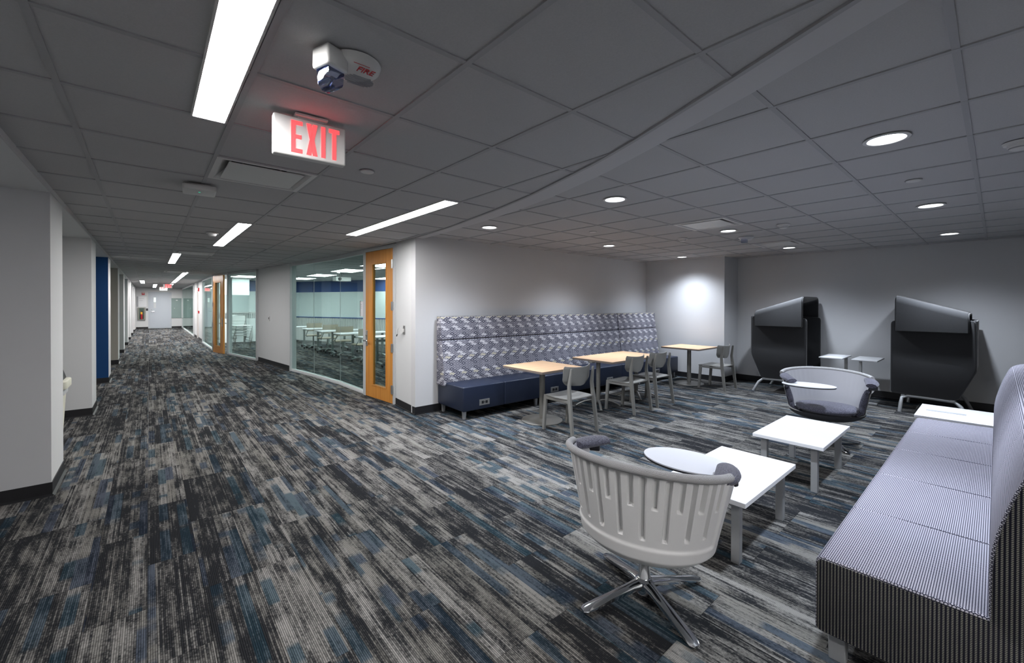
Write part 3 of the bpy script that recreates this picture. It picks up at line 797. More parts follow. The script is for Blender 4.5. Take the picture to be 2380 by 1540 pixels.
obj('body', box(nb(), -.22, .22, -.16, .16, 0, .12, .01), 'white_plastic', t)
obj('lens', (lambda b: (cyl(b, (-.12, -.16, .06), (-.12, -.20, .06), .045, n=20), b)[-1])(nb()), 'black', t)
obj('ceiling_mount', (lambda b: (cyl(b, (0, 0, .12), (0, 0, .244), .025, n=12), b)[-1])(nb()), 'print_grey', t)
t = thing('bin_cabinet', 'blue grey cabinet standing by the classroom wall behind the left glass', 'cabinet', (3.35, 18.3, 0))
obj('body', box(nb(), -.25, .35, -.2, .2, .04, .92, .01), 'class_blue', t); obj('plinth', box(nb(), -.23, .33, -.18, .18, 0, .04), 'black', t)
def class_table(loc, label):
    t = thing('classroom_table', label, 'table', (*loc, 0), 0, None)
    obj('table_top', box(nb(), -.42, 1.0, -.30, .32, .715, .745, .006), 'white_laminate', t)
    for x in (0, .85):
        b = nb(); box(b, x-.03, x+.03, -.025, .025, .06, .715, .006); obj('leg', b, 'class_base', t)
        b = nb(); tube(b, [(x, -.30, .075), (x, -.15, .10), (x, 0, .11), (x, .15, .10), (x, .30, .075)], .03, 8, .6); f = obj('foot', b, 'class_base', t, smooth_=50)
        for yy in (-.3, .3):
            b = nb(); cyl(b, (x-.015, yy, .035), (x+.015, yy, .035), .034, n=14); obj('caster', b, 'black', t, smooth_=40)
    obj('modesty_rail', box(nb(), .03, .82, -.02, .02, .60, .66), 'class_base', t)
    return t
ords = ['nearest the corner, beside the orange door lock', 'second back from the orange door', 'third back from the orange door', 'fourth back from the orange door', 'seen through the glass of the orange door itself']
posts = [(4.244, 11.616), (4.17, 13.071), (4.16, 14.475), (4.13, 15.968), (4.267, 10.035)]
for (p, l) in zip(posts, ords): class_table(p, 'white classroom table on casters, ' + l)
def class_chair(loc, rot, label):
    t = thing('classroom_chair', label, 'chair', (*loc, 0), rot)
    b = nb()
    N = 10
    prof = [(-.24+.48*i/N) for i in range(N+1)]
    ring = [(x, -.22-.06*(1-(x/.24)**2)) for x in prof]+[(x, -.205-.06*(1-(x/.24)**2)) for x in reversed(prof)]
    prism(b, ring, 'z', .62, .89); obj('backrest', b, 'class_chair', t, smooth_=40)
    b = nb(); box(b, -.23, .23, -.2, .24, .44, .48, .018, 3); obj('seat', b, 'class_chair', t, smooth_=40)
    b = nb(); tube(b, [(-.2, -.24, .66), (-.25, -.16, .5), (-.2, 0, .42)], .012, 8); tube(b, [(.2, -.24, .66), (.25, -.16, .5), (.2, 0, .42)], .012, 8); obj('frame', b, 'class_base', t, smooth_=50)
    b = nb(); cyl(b, (0, 0, .08), (0, 0, .44), .025, n=12); obj('column', b, 'class_base', t, smooth_=50)
    for k in range(5):
        a = 2*PI*k/5+.3; b = nb(); tube(b, [(0, 0, .12), (.15*math.cos(a), .15*math.sin(a), .11), (.29*math.cos(a), .29*math.sin(a), .075)], .02, 8, .8); g = obj('leg', b, 'class_base', t, smooth_=50)
        b = nb(); cyl(b, (.29*math.cos(a)-.015, .29*math.sin(a), .032), (.29*math.cos(a)+.015, .29*math.sin(a), .032), .032, n=12); obj('caster', b, 'black', t, smooth_=50)
    return t
chairs = [((4.45, 11.20), 'at the nearest white table'), ((4.40, 12.62), 'at the second white table back'), ((4.38, 13.95), 'at the third white table back'), ((4.36, 15.4), 'at the fourth white table back')]
for i, (p, l) in enumerate(chairs):
    class_chair((p[0]-.1, p[1]-.05), 0.1*(-1)**i, 'tan backed rolling classroom chair ' + l)
# stack of sled chairs behind the left glass
for k in range(5):
    t = thing('stacking_chair', 'pale metal framed chair in the stack behind the left glass, %s' % ['at the bottom', 'second from bottom', 'in the middle', 'second from top', 'on top'][k], 'chair', (2.30+.02*k, 16.9, .085*k), .25, 'chairs stacked behind the left glass')
    b = nb()
    for s in (-1, 1):
        tube(b, [(s*.25, -.22, .44), (s*.25, -.25, .02), (s*.25, .22, .02), (s*.25, .2, .44), (s*.24, .25, .80)], .011, 8)
    tube(b, [(-.24, .25, .80), (.24, .25, .80)], .011, 8); obj('frame', b, 'satin', t, smooth_=60)
    b = nb(); box(b, -.23, .23, -.22, .2, .44, .46, .008); obj('seat', b, 'screen', t)
    b = nb(); box(b, -.22, .22, .225, .24, .6, .78, .006); obj('backrest', b, 'screen', t)
# room sign fixed to the glass by the door
P, an, L = seg_frame(G1[0], G1[1])
d = Vector((math.cos(an), math.sin(an), 0))
t = thing('room_sign', 'white room sign with a black edge on the glass beside the orange door', 'sign', tuple(P+d*.10+Vector((0, 0, 1.33))), an)
obj('plate', box(nb(), -.03, .10, .008, .014, 0, .26, .001), 'paper', t); obj('dark_edge', box(nb(), .10, .115, .008, .016, 0, .27, .001), 'black', t)
for k in range(3): obj('printed_line', box(nb(), .03, .085, .014, .0148, .14+.03*k, .146+.03*k), 'print_grey', t)

# ------------------------------------------------------------------ ceiling lights
LLAB = ['large white linear ceiling light above the exit sign, nearest the camera', 'linear ceiling light on the corridor ceiling left of the orange door',
        'short looking linear ceiling light further down the corridor, left of the diffuser', 'linear light deep in the corridor pointing at the far exit signs, nearest of its row',
        'linear ceiling light deep in the corridor, second of the row to the exit signs', 'linear ceiling light deep in the corridor, last of the row to the exit signs',
        'long linear ceiling light beside the curved soffit in front of the lounge', 'small far ceiling light near the left wall at the corridor end', 'far ceiling light just in front of the grey end door', 'linear ceiling light over the entry behind the camera, left one', 'unseen linear light added behind the two exit signs to brighten the corridor end, nearer one', 'unseen linear light added behind the two exit signs to brighten the corridor end, farther one', 'unseen linear light added behind the camera to brighten the first pier, right one']
for (x0, x1, y0, y1), lab in zip(LIN, LLAB):
    cx_, cy_ = (x0+x1)/2, (y0+y1)/2; a, bb_ = (x1-x0)/2, (y1-y0)/2
    t = thing('ceiling_light', lab, 'ceiling light', (cx_, cy_, HC))
    b = nb()
    for (u0, u1, v0, v1) in ((-a-.004, -a+.004, -bb_, bb_), (a-.004, a+.004, -bb_, bb_), (-a, a, -bb_-.004, -bb_+.004), (-a, a, bb_-.004, bb_+.004)):
        box(b, u0, u1, v0, v1, -.004, .05)
    obj('frame', b, 'white_plastic', t)
    obj('diffuser', box(nb(), -a+.004, a-.004, -bb_+.004, bb_-.004, .0, .006), 'panel_light', t)
DX, DY = (3.22, 5.69, 8.12), (.425, 2.29, 4.16)
dn = [['largest round downlight at the right, over the near coffee tables', 'round downlight on the right, middle of the right hand row of three', 'farthest round downlight at the right, above the charcoal pods'],
      ['round downlight in the middle of the lounge ceiling, left of the near diffuser', 'round downlight beside the near square air diffuser', 'round downlight next to the far air diffuser'],
      ['leftmost small round downlight above the start of the banquette', 'small round downlight above the middle of the banquette', 'small round downlight in the corner throwing light on the column wall']]
for j, y in enumerate(DY):
    for i, x in enumerate(DX):
        t = thing('recessed_downlight', dn[j][i], 'downlight', (x, y, HR))
        b = nb(); lathe(b, [(.088, .0), (.106, -.001), (.106, -.005), (.088, -.006), (.080, .01), (.080, .05), (.088, .05)], 40); obj('trim_ring', b, 'white_plastic', t, smooth_=40)
        b = nb(); lathe(b, [(0, .002), (.080, .002), (.080, .008), (0, .008)], 40); obj('lens', b, 'down_light', t)
        ld = bpy.data.lights.new('downlight_lamp', 'SPOT'); ld.energy = SPOT_W; ld.color = SPOT_COL
        ld.spot_size = R(140); ld.spot_blend = 0.6; ld.shadow_soft_size = .06
        ld.use_nodes = True; ln = ld.node_tree; em = ln.nodes['Emission']
        tcn = ln.nodes.new('ShaderNodeTexCoord'); sp_ = ln.nodes.new('ShaderNodeSeparateXYZ'); lk(ln, tcn.outputs['Normal'], sp_.inputs[0])
        lk(ln, math_node(ln, 'POWER', math_node(ln, 'ABSOLUTE', sp_.outputs[2]), 3.2), em.inputs['Strength'])
        lo = bpy.data.objects.new('downlight_lamp', ld); C.objects.link(lo); lo.parent = t; lo.location = (0, 0, -.012)

def diffuser(x0, x1, y0, y1, z, lab):
    cx_, cy_ = (x0+x1)/2, (y0+y1)/2; a = (x1-x0)/2; c = (y1-y0)/2
    t = thing('air_diffuser', lab, 'air diffuser', (cx_, cy_, z))
    b = nb()
    for (u0, u1, v0, v1) in ((-a, -a+.03, -c, c), (a-.03, a, -c, c), (-a+.03, a-.03, -c, -c+.03), (-a+.03, a-.03, c-.03, c)): box(b, u0, u1, v0, v1, -.002, .006)
    prism(b, [(-a+.03, 0), (-a+.13, .10), (-a+.13, .104), (-a+.03, .006)], 'y', -c+.03, c-.03)
    prism(b, [(a-.03, 0), (a-.13, .10), (a-.13, .104), (a-.03, .006)], 'y', -c+.03, c-.03)
    prism(b, [(-c+.03, 0), (-c+.13, .10), (-c+.13, .104), (-c+.03, .006)], 'x', -a+.03, a-.03)
    prism(b, [(c-.03, 0), (c-.13, .10), (c-.13, .104), (c-.03, .006)], 'x', -a+.03, a-.03)
    obj('frame', b, 'white_plastic', t)
    b = nb(); box(b, -a+.07, a-.07, -c+.07, c-.07, -.004, .004, .003); obj('plaque', b, 'white_plastic', t)
    b = nb(); lathe(b, [(0, .088), (.12, .088), (.12, .10), (0, .10)], 32); obj('duct_opening', b, 'black', t)
    b = nb()
    for s in (-1, 1): cyl(b, (s*.12, 0, .0), (s*.12, 0, .1), .006, n=8)
    obj('hanger_rod', b, 'satin', t)
diffuser(*DIF[0], HC, 'large square ceiling air diffuser right behind the near exit sign')
diffuser(*DIF[1], HC, 'square ceiling air diffuser in the corridor beside the short light')
diffuser(*DIF[2], HC, 'farthest square air diffuser down the corridor ceiling')
diffuser(*DIFR[0], HR, 'square air diffuser in the middle of the lounge ceiling')
diffuser(*DIFR[1], HR, 'far square air diffuser near the lounge end wall')

# exit signs
def letters(parent, y, s, W, H, x0, z0, mirror):
    """EXIT cut as strokes; x0,z0 lower-left of the word; each letter its own mesh"""
    lw, gap, st = W*.195, W*.072, W*.073
    def E(b, x): 
        box(b, x, x+st, y, y+s, z0, z0+H)
        for zz in (z0, z0+H/2-st/2*.9, z0+H-st): box(b, x+st, x+lw*(.9 if zz == z0+H/2-st/2*.9 else 1), y, y+s, zz, zz+st)
    def Xl(b, x):
        for sg in (1, -1):
            a0, a1 = (x, x+lw-st*1.1) if sg > 0 else (x+lw-st*1.1, x)
            prism(b, [(a0, z0), (a0+st*1.1, z0), (a1+st*1.1, z0+H), (a1, z0+H)], 'y', y, y+s)
    def I(b, x): box(b, x, x+st, y, y+s, z0, z0+H)
    def T(b, x): box(b, x, x+lw, y, y+s, z0+H-st, z0+H); box(b, x+lw/2-st/2, x+lw/2+st/2, y, y+s, z0, z0+H-st)
    seq = [(E, lw), (Xl, lw), (I, st), (T, lw)]
    if mirror:
        seq = seq[::-1]
    x = x0
    for f, wd in seq:
        b = nb(); f(b, x)
        if mirror:
            for v in b.verts: v.co.x = 2*x+wd-v.co.x
        obj('letter', b, 'exit_red', parent); x += wd+gap
def exit_sign(loc, rz, lab, W=.33, H=.19, z=2.262, ceil_z=HC, both=True):
    t = thing('exit_sign', lab, 'exit sign', (*loc, z), rz)
    obj('housing', box(nb(), -W/2, W/2, -.024, .024, 0, H, .008, 3), 'white_plastic', t)
    tw = .205; x0 = -W/2+.075
    letters(t, -.0265, .003, .235*1.08, H*.80, x0, H*.10, False)
    if both: letters(t, .0235, .003, .235*1.08, H*.80, -W/2+.05, H*.10, True)
    b = nb(); box(b, -.075, .075, -.045, .045, ceil_z-z-.012, ceil_z-z, .004); box(b, -.06, .06, -.02, .02, H, ceil_z-z-.012)
    obj('ceiling_bracket', b, 'white_plastic', t)
    return t
exit_sign((.609, 2.245), R(-3), 'lit red and white exit sign hanging from the ceiling near the camera')
exit_sign((.66, 25.4), 0, 'far exit sign in the corridor, right and nearer of the two', z=2.25)
exit_sign((.60, 30.4), 0, 'farthest exit sign, just above the grey end door', z=2.25)

# fire speaker strobe
t = thing('fire_speaker_strobe', 'round white ceiling fire speaker with a clear strobe and red FIRE lettering', 'fire alarm', (.60, 1.625, HC))
b = nb(); lathe(b, [(0, -.040), (.05, -.040), (.075, -.034), (.092, -.018), (.098, 0), (0, 0)], 48); obj('speaker_disc', b, 'white_plastic', t, smooth_=50)
b = nb()
for k in range(9):
    b2 = bmesh.new(); w_ = .055*math.sqrt(max(0, 1-((k-4)/5)**2))
    box(b2, .018-w_+.01, .018+w_+.012, -.032+k*.0085-.0015+.03, -.032+k*.0085+.0015+.03, -.0415, -.038); merge(b, b2)
obj('speaker_grille', b, 'print_grey', t)
b = nb(); box(b, -.045, .045, -.045, .045, -.075, -.0, .010, 3, Matrix.Translation((-.098, -.03, 0)) @ Matrix.Rotation(R(20), 4, 'Z')); obj('strobe_base', b, 'white_plastic', t, smooth_=40)
b = nb(); prism(b, rounded([(-.036, 0), (.036, 0), (.030, -.05), (.012, -.068), (-.012, -.068), (-.030, -.05)], .006), 'y', -.034, .034, .006, 2, Matrix.Translation((-.098, -.03, -.075)) @ Matrix.Rotation(R(20), 4, 'Z')); obj('strobe_lens', b, 'clear_lens', t, smooth_=40)
b = nb(); cyl(b, (-.10, -.055, -.11), (-.096, -.005, -.11), .008, n=10); box(b, -.125, -.07, -.05, -.012, -.082, -.078); obj('flash_tube', b, 'chrome', t)
def text_mesh(s, size, mat, parent, loc, rot, name='lettering', sx=1.0, ext=.0006):
    cu = bpy.data.curves.new('txt', 'FONT'); cu.body = s; cu.size = size; cu.extrude = ext; cu.align_x = 'CENTER'; cu.align_y = 'CENTER'; cu.offset = size*.012
    o = bpy.data.objects.new('txt', cu); C.objects.link(o)
    dg = bpy.context.evaluated_depsgraph_get(); me = bpy.data.meshes.new_from_object(o.evaluated_get(dg))
    bpy.data.objects.remove(o); bpy.data.curves.remove(cu)
    me.materials.clear(); me.materials.append(MATS[mat])
    q = bpy.data.objects.new(name, me); C.objects.link(q); q.parent = parent; q.location = loc; q.rotation_euler = rot; q.scale = (sx, 1, 1)
    return q
text_mesh('FIRE', .050, 'red_print', t, (.024, -.050, -.0395), (PI, 0, R(0)), sx=.72)
obj('warning_line', box(nb(), -.03, .03, -.0765, -.0745, -.0345, -.0335), 'red_print', t)

# small ceiling devices
def cap(x, y, z, lab, r=.045):
    t = thing('sprinkler_cover', lab, 'sprinkler cover', (x, y, z))
    b = nb(); lathe(b, [(0, -.006), (r-.004, -.006), (r, -.003), (r, .002), (0, .002)], 32); obj('cover_plate', b, 'white_plastic', t, smooth_=40)
    b = nb(); lathe(b, [(r, 0), (r+.006, -.001), (r+.006, .002), (r, .002)], 32); obj('ring', b, 'grid_metal', t)
cap(1.152, 2.88, HC, 'round sprinkler cover right of the near exit sign')
cap(1.144, 7.19, HC, 'small round sprinkler cover right of the middle corridor light')
cap(1.156, 10.93, HC, 'small round sprinkler cover in the corridor before the second wooden door')
cap(1.152, 14.57, HC, 'farthest small sprinkler cover on the corridor ceiling')
cap(4.46, .428, HR, 'round sprinkler cover between two downlights at the right')
cap(4.447, 3.508, HR, 'small sprinkler cover above the banquette')
def smoke(x, y, z, lab):
    t = thing('smoke_detector', lab, 'smoke detector', (x, y, z))
    b = nb(); lathe(b, [(0, -.012), (.065, -.012), (.07, 0), (0, 0)], 32); obj('base', b, 'white_plastic', t, smooth_=40)
    b = nb(); lathe(b, [(0, -.045), (.030, -.045), (.042, -.038), (.042, -.030), (.050, -.026), (.050, -.012), (0, -.012)], 32); obj('sensor', b, 'white_plastic', t, smooth_=40)
    b = nb(); lathe(b, [(.0405, -.036), (.0435, -.036), (.0435, -.031), (.0405, -.031)], 32); obj('vent_ring', b, 'print_grey', t)
smoke(.625, 6.73, HC, 'smoke detector left of the middle corridor ceiling light')
smoke(5.749, 1.68, HR, 'smoke detector on the lounge ceiling right of the near diffuser')
smoke(5.854, 2.99, HR, 'smoke detector on the lounge ceiling left of the small downlight')
smoke(3.87, -.08, HR, 'smoke detector cut by the right edge of the picture')
t = thing('ceiling_speaker_strobe', 'white round ceiling speaker strobe near the far lounge diffuser', 'fire alarm', (6.448, 2.35, HR))
b = nb(); lathe(b, [(0, -.035), (.07, -.033), (.10, 0), (0, 0)], 36); obj('speaker_disc', b, 'white_plastic', t, smooth_=50)
obj('strobe_lens', box(nb(), -.10, -.03, -.035, .035, -.085, -.03, .008), 'clear_lens', t)
t = thing('ceiling_speaker', 'faint flat round speaker in the corridor ceiling', 'speaker', (.62, 8.57, HC))
b = nb(); lathe(b, [(0, -.004), (.09, -.004), (.095, 0), (0, 0)], 36); obj('grille', b, 'grid_metal', t); b = nb(); lathe(b, [(.095, 0), (.105, -.003), (.105, 0)], 36); obj('ring', b, 'white_plastic', t)
t = thing('wifi_access_point', 'flat white wireless access point with a green light on the corridor ceiling', 'access point', (.30, 4.10, HC), R(-3))
b = nb(); prism(b, rounded([(-.105, -.115), (.105, -.115), (.105, .115), (-.105, .115)], .02), 'z', -.055, -.015, .008, 3); obj('housing', b, 'white_plastic', t, smooth_=40)
obj('mount', box(nb(), -.07, .07, -.07, .07, -.015, 0), 'white_plastic', t)
obj('status_light', box(nb(), -.006, .006, -.03, -.024, -.0565, -.054), 'green_led', t)

# ------------------------------------------------------------------ banquette
BL = 5.42
bq = thing('banquette', 'long banquette with navy vinyl seat and high diamond patterned back', 'bench', (3.13, 4.60, 0), R(-1.6))
sx = [0, .70, 1.39, 2.10, 2.75, 3.45, 4.1, 4.75, BL]
for a, c in zip(sx, sx[1:]):
    b = nb(); box(b, a+.001, c-.001, 0, .68, .115, .445, .018, 4); obj('seat_module', b, 'navy_vinyl', bq, smooth_=40)
b = nb()
bx = [(-.03, .62), (.62, 1.30), (1.30, 2.62), (2.62, 4.03), (4.06, BL-.02)]
for a, c in bx:
    pr = rounded([(.45, .40), (.44, .50), (.515, 1.03), (.66, 1.03), (.66, .40)], [.005, .02, .025, .01, .01], 4)
    b = nb(); prism(b, pr, 'x', a+.002, c-.002, .006, 2); obj('back_cushion', b, 'diamond', bq, smooth_=40, uv=True)
    pr = rounded([(.525, 1.035), (.555, 1.37), (.66, 1.37), (.66, 1.035)], [.02, .025, .01, .01], 4)
    b = nb(); prism(b, pr, 'x', a+.002, c-.002, .006, 2); obj('headrest_cushion', b, 'diamond', bq, smooth_=40, uv=True)
for x in (.06, 1.36, 2.70, 4.08, BL-.06):
    for y in (.07, .62):
        b = nb(); prism(b, [(-.028, .115), (.028, .115), (.016, 0), (-.016, 0)], 'y', -.02, .02, .003, 1, Matrix.Translation((x, y, 0))); obj('leg', b, 'leg_silver', bq)
for x in (.345, 1.70, 3.09, 4.6):
    b = nb(); box(b, -.085, .085, -.006, .002, -.04, .04, .003); p = obj('power_outlet', b, 'satin', bq, (x, 0, .21))
    b = nb(); box(b, -.05, -.015, -.008, -.005, -.018, .018); box(b, .015, .05, -.008, -.005, -.018, .018); box(b, -.006, .006, -.008, -.005, -.008, .008); obj('socket', b, 'black', p)

# ------------------------------------------------------------------ cafe tables
def cafe_table(cx_, cy_, w_, d_, lab, kind='disc'):
    t = thing('cafe_table', lab, 'table', (cx_, cy_, 0))
    prism_poly = rounded([(-w_/2, -d_/2), (w_/2, -d_/2), (w_/2, d_/2), (-w_/2, d_/2)], .02)
    b = nb(); prism(b, prism_poly, 'z', .697, .722, 0); top = obj('table_top', b, 'table_edge', t)
    b = nb(); prism(b, rounded([(-w_/2+.002, -d_/2+.002), (w_/2-.002, -d_/2+.002), (w_/2-.002, d_/2-.002), (-w_/2+.002, d_/2-.002)], .02), 'z', .722, .7255); obj('top_veneer', b, 'table_wood', t)
    if kind == 'disc':
        b = nb(); lathe(b, [(0, .0), (.265, .0), (.275, .006), (.27, .014), (.10, .028), (.05, .032), (0, .032)], 56); obj('base_plate', b, 'table_base', t, smooth_=40)
        b = nb(); cyl(b, (0, 0, .03), (0, 0, .69), .038, n=32); obj('column', b, 'table_base', t, smooth_=40)
        b = nb(); box(b, -.2, .2, -.03, .03, .68, .697); box(b, -.03, .03, -.2, .2, .68, .697); obj('top_bracket', b, 'table_base', t)
    else:
        for x in (-w_/2+.17, w_/2-.17):
            b = nb(); cyl(b, (x, 0, .07), (x, 0, .69), .032, n=28); obj('column', b, 'table_base', t, smooth_=40)
            b = nb(); box(b, x-.2, x+.2, -.03, .03, .68, .697); obj('top_bracket', b, 'table_base', t)
            for k in range(4):
                an = R(45+90*k); dx, dy = math.cos(an), math.sin(an)
                pts = [(x+dx*r_, dy*r_, z_) for r_, z_ in ((.02, .10), (.10, .105), (.2, .085), (.28, .05), (.33, .018))]
                b = nb(); tube(b, pts, .018, 8, .7); obj('foot', b, 'table_base', t, smooth_=50)
    return t
cafe_table(3.97, 3.97, .75, .76, 'small square wood top cafe table at the near end of the banquette')
cafe_table(5.66, 3.95, 1.36, .76, 'long wood top cafe table in the middle of the banquette', 'x')
cafe_table(8.02, 3.95, .80, .76, 'small wood top cafe table by the column, far end of the banquette')

# ------------------------------------------------------------------ side chairs
def side_chair(loc, rz, lab):
    t = thing('side_chair', lab, 'chair', (*loc, 0), rz)
    for s in (-1, 1):
        # front leg: flat tapered bar
        b = nb(); x = s*.215
        pts = [((x, .235, 0), (.016, .020)), ((x*.98, .205, .425), (.014, .026))]
        def bar(b, pts):
            rings = []
            for (p, (hx, hy)) in pts:
                rings.append([b.verts.new((p[0]+i*hx, p[1]+j*hy, p[2])) for i, j in ((-1, -1), (1, -1), (1, 1), (-1, 1))])
            b.faces.new(rings[0][::-1]); b.faces.new(rings[-1])
            for q, r_ in zip(rings, rings[1:]):
                for k in range(4): b.faces.new((q[k], q[(k+1) % 4], r_[(k+1) % 4], r_[k]))
            bmesh.ops.bevel(b, geom=list(b.edges), offset=.004, segments=2, affect='EDGES')
        bar(b, pts); obj('leg', b, 'chair_grey', t, smooth_=40)
        b = nb()
        bar(b, [((s*.228, -.245, 0), (.014, .020)), ((s*.218, -.19, .42), (.014, .028)), ((s*.208, -.172, .60), (.013, .022)), ((s*.198, -.20, .795), (.011, .014))])
        obj('leg', b, 'chair_grey', t, smooth_=40)
        b = nb(); box(b, s*.215-.010, s*.215+.010, -.18, .19, .385, .42, .004); obj('side_rail', b, 'chair_grey', t)
    # seat: thin curved shell
    b = nb(); NX, NY = 12, 14; g = []
    for i in range(NY+1):
        v = i/NY; y = -.20+.47*v; row = []
        wd = .205+.02*math.sin(PI*min(v*1.1, 1)) - (.05*((v-.9)/.1)**2 if v > .9 else 0) - (.03*((.1-v)/.1)**2 if v < .1 else 0)
        for j in range(NX+1):
            u = -1+2*j/NX; x = u*(wd+.012)
            z = .438 - .014*math.cos(u*PI/2)*math.sin(PI*v) - (.02*((v-.85)/.15)**2 if v > .85 else 0)
            row.append(b.verts.new((x, y, z)))
        g.append(row)
    for i in range(NY):
        for j in range(NX): b.faces.new((g[i][j], g[i][j+1], g[i+1][j+1], g[i+1][j]))
    bmesh.ops.recalc_face_normals(b, faces=b.faces)
    bmesh.ops.solidify(b, geom=list(b.faces), thickness=.011); obj('seat', b, 'chair_grey', t, smooth_=50)
    # backrest: curved panel
    b = nb(); g = []; NZ = 12; NX = 18
    for i in range(NZ+1):
        v = i/NZ; z = .585+.215*v; row = []
        wd = .245 - .07*(1-min(v/.35, 1))**2 - (.015*((v-.85)/.15)**2 if v > .85 else 0)
        for j in range(NX+1):
            u = -1+2*j/NX; x = u*wd
            y = -.215 + .075*abs(u)**2.2 - .03*v + .012
            zz = z + (.018*abs(u)**2 if v > .5 else -.012*(1-abs(u)))*1.0
            row.append(b.verts.new((x, y+.035, zz)))
        g.append(row)
    for i in range(NZ):
        for j in range(NX): b.faces.new((g[i][j], g[i][j+1], g[i+1][j+1], g[i+1][j]))
    bmesh.ops.recalc_face_normals(b, faces=b.faces)
    bmesh.ops.solidify(b, geom=list(b.faces), thickness=.010); obj('backrest', b, 'chair_grey', t, smooth_=50)
    return t
ch = side_chair((3.915, 3.435), 0, 'grey metal side chair at the near square cafe table, seen from behind')
dup(ch, (5.345, 3.555, 0), R(1.5), 'grey metal side chair at the near side of the long cafe table')
dup(ch, (6.01, 3.57, 0), R(-1), 'grey metal side chair at the right end of the long cafe table')
dup(ch, (7.985, 3.40, 0), R(-1.5), 'grey metal side chair at the far cafe table in front of the column')

# ------------------------------------------------------------------ coffee tables
def coffee(x0, x1, y0, y1, z, lab, th=.03, legs=True, inset=.055):
    cx_, cy_ = (x0+x1)/2, (y0+y1)/2; a, c = (x1-x0)/2, (y1-y0)/2
    t = thing('coffee_table', lab, 'table', (cx_, cy_, 0))
    obj('table_top', box(nb(), -a, a, -c, c, z-th, z, .002, 1), 'white_laminate', t)
    if legs:
        for i in (-1, 1):
            for j in (-1, 1):
                X, Y = i*(a-inset-.02), j*(c-inset-.02)
                obj('leg', box(nb(), X-.024, X+.024, Y-.024, Y+.024, 0, z-th, .003), 'leg_silver', t)
        b = nb(); box(b, -a+inset+.04, a-inset-.04, -c+inset+.01, -c+inset+.03, z-th-.025, z-th); box(b, -a+inset+.04, a-inset-.04, c-inset-.03, c-inset-.01, z-th-.025, z-th); obj('apron', b, 'leg_silver', t)
    return t
coffee(2.60, 3.525, .942, 1.46, .40, 'near white coffee table behind the swivel chair with its tablet')
coffee(4.10, 5.03, .905, 1.43, .40, 'second white coffee table, in front of the lavender swivel chair')
ct = coffee(5.72, 6.42, -.03, .53, .47, 'white side table with a cable slot standing at the far end of the sofa', th=.025)
obj('cable_slot', box(nb(), -.03, .035, -.06, .22, .4705, .4725), 'print_grey', ct)

# ------------------------------------------------------------------ sofa
sf = thing('sofa', 'long armless sofa in dotted lavender and navy weave at the right edge', 'sofa', (2.21, 0, 0))
SL = 3.47
cuts = [0, .69, 1.40, 2.115, 2.78, SL]
for a, c in zip(cuts, cuts[1:]):
    pr = rounded([(.515, .13), (.515, .455), (-.02, .46), (-.02, .13)], [.02, .035, .01, .01], 5)
    b = nb(); prism(b, pr, 'x', a+.002, c-.002, .010, 3); obj('seat_module', b, 'sofa_weave', sf, smooth_=45, uv=True)
    pr = rounded([(.012, .46), (.012, .70), (-.038, .90), (-.085, 1.03), (-.20, 1.06), (-.31, .98), (-.36, .14), (-.02, .14), (-.02, .455)], [.01, .12, .1, .05, .06, .05, .02, .01, .0], 5)
    b = nb(); prism(b, pr, 'x', a+.0012, c-.0012, .006, 3); obj('backrest_module', b, 'sofa_weave', sf, smooth_=45, uv=True)
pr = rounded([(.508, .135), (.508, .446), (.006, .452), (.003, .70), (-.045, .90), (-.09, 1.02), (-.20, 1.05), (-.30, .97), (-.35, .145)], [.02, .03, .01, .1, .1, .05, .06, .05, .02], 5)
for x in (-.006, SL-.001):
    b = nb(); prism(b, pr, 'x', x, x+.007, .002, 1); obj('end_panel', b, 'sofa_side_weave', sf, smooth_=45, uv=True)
for x in (.07, 1.38, 2.12, SL-.07):
    for y in (.445, -.29):
        b = nb(); prism(b, [(-.036, .13), (.036, .13), (.022, 0), (-.022, 0)], 'y', -.03, .03, .003, 1, Matrix.Translation((x, y, 0))); obj('leg', b, 'leg_silver', sf)

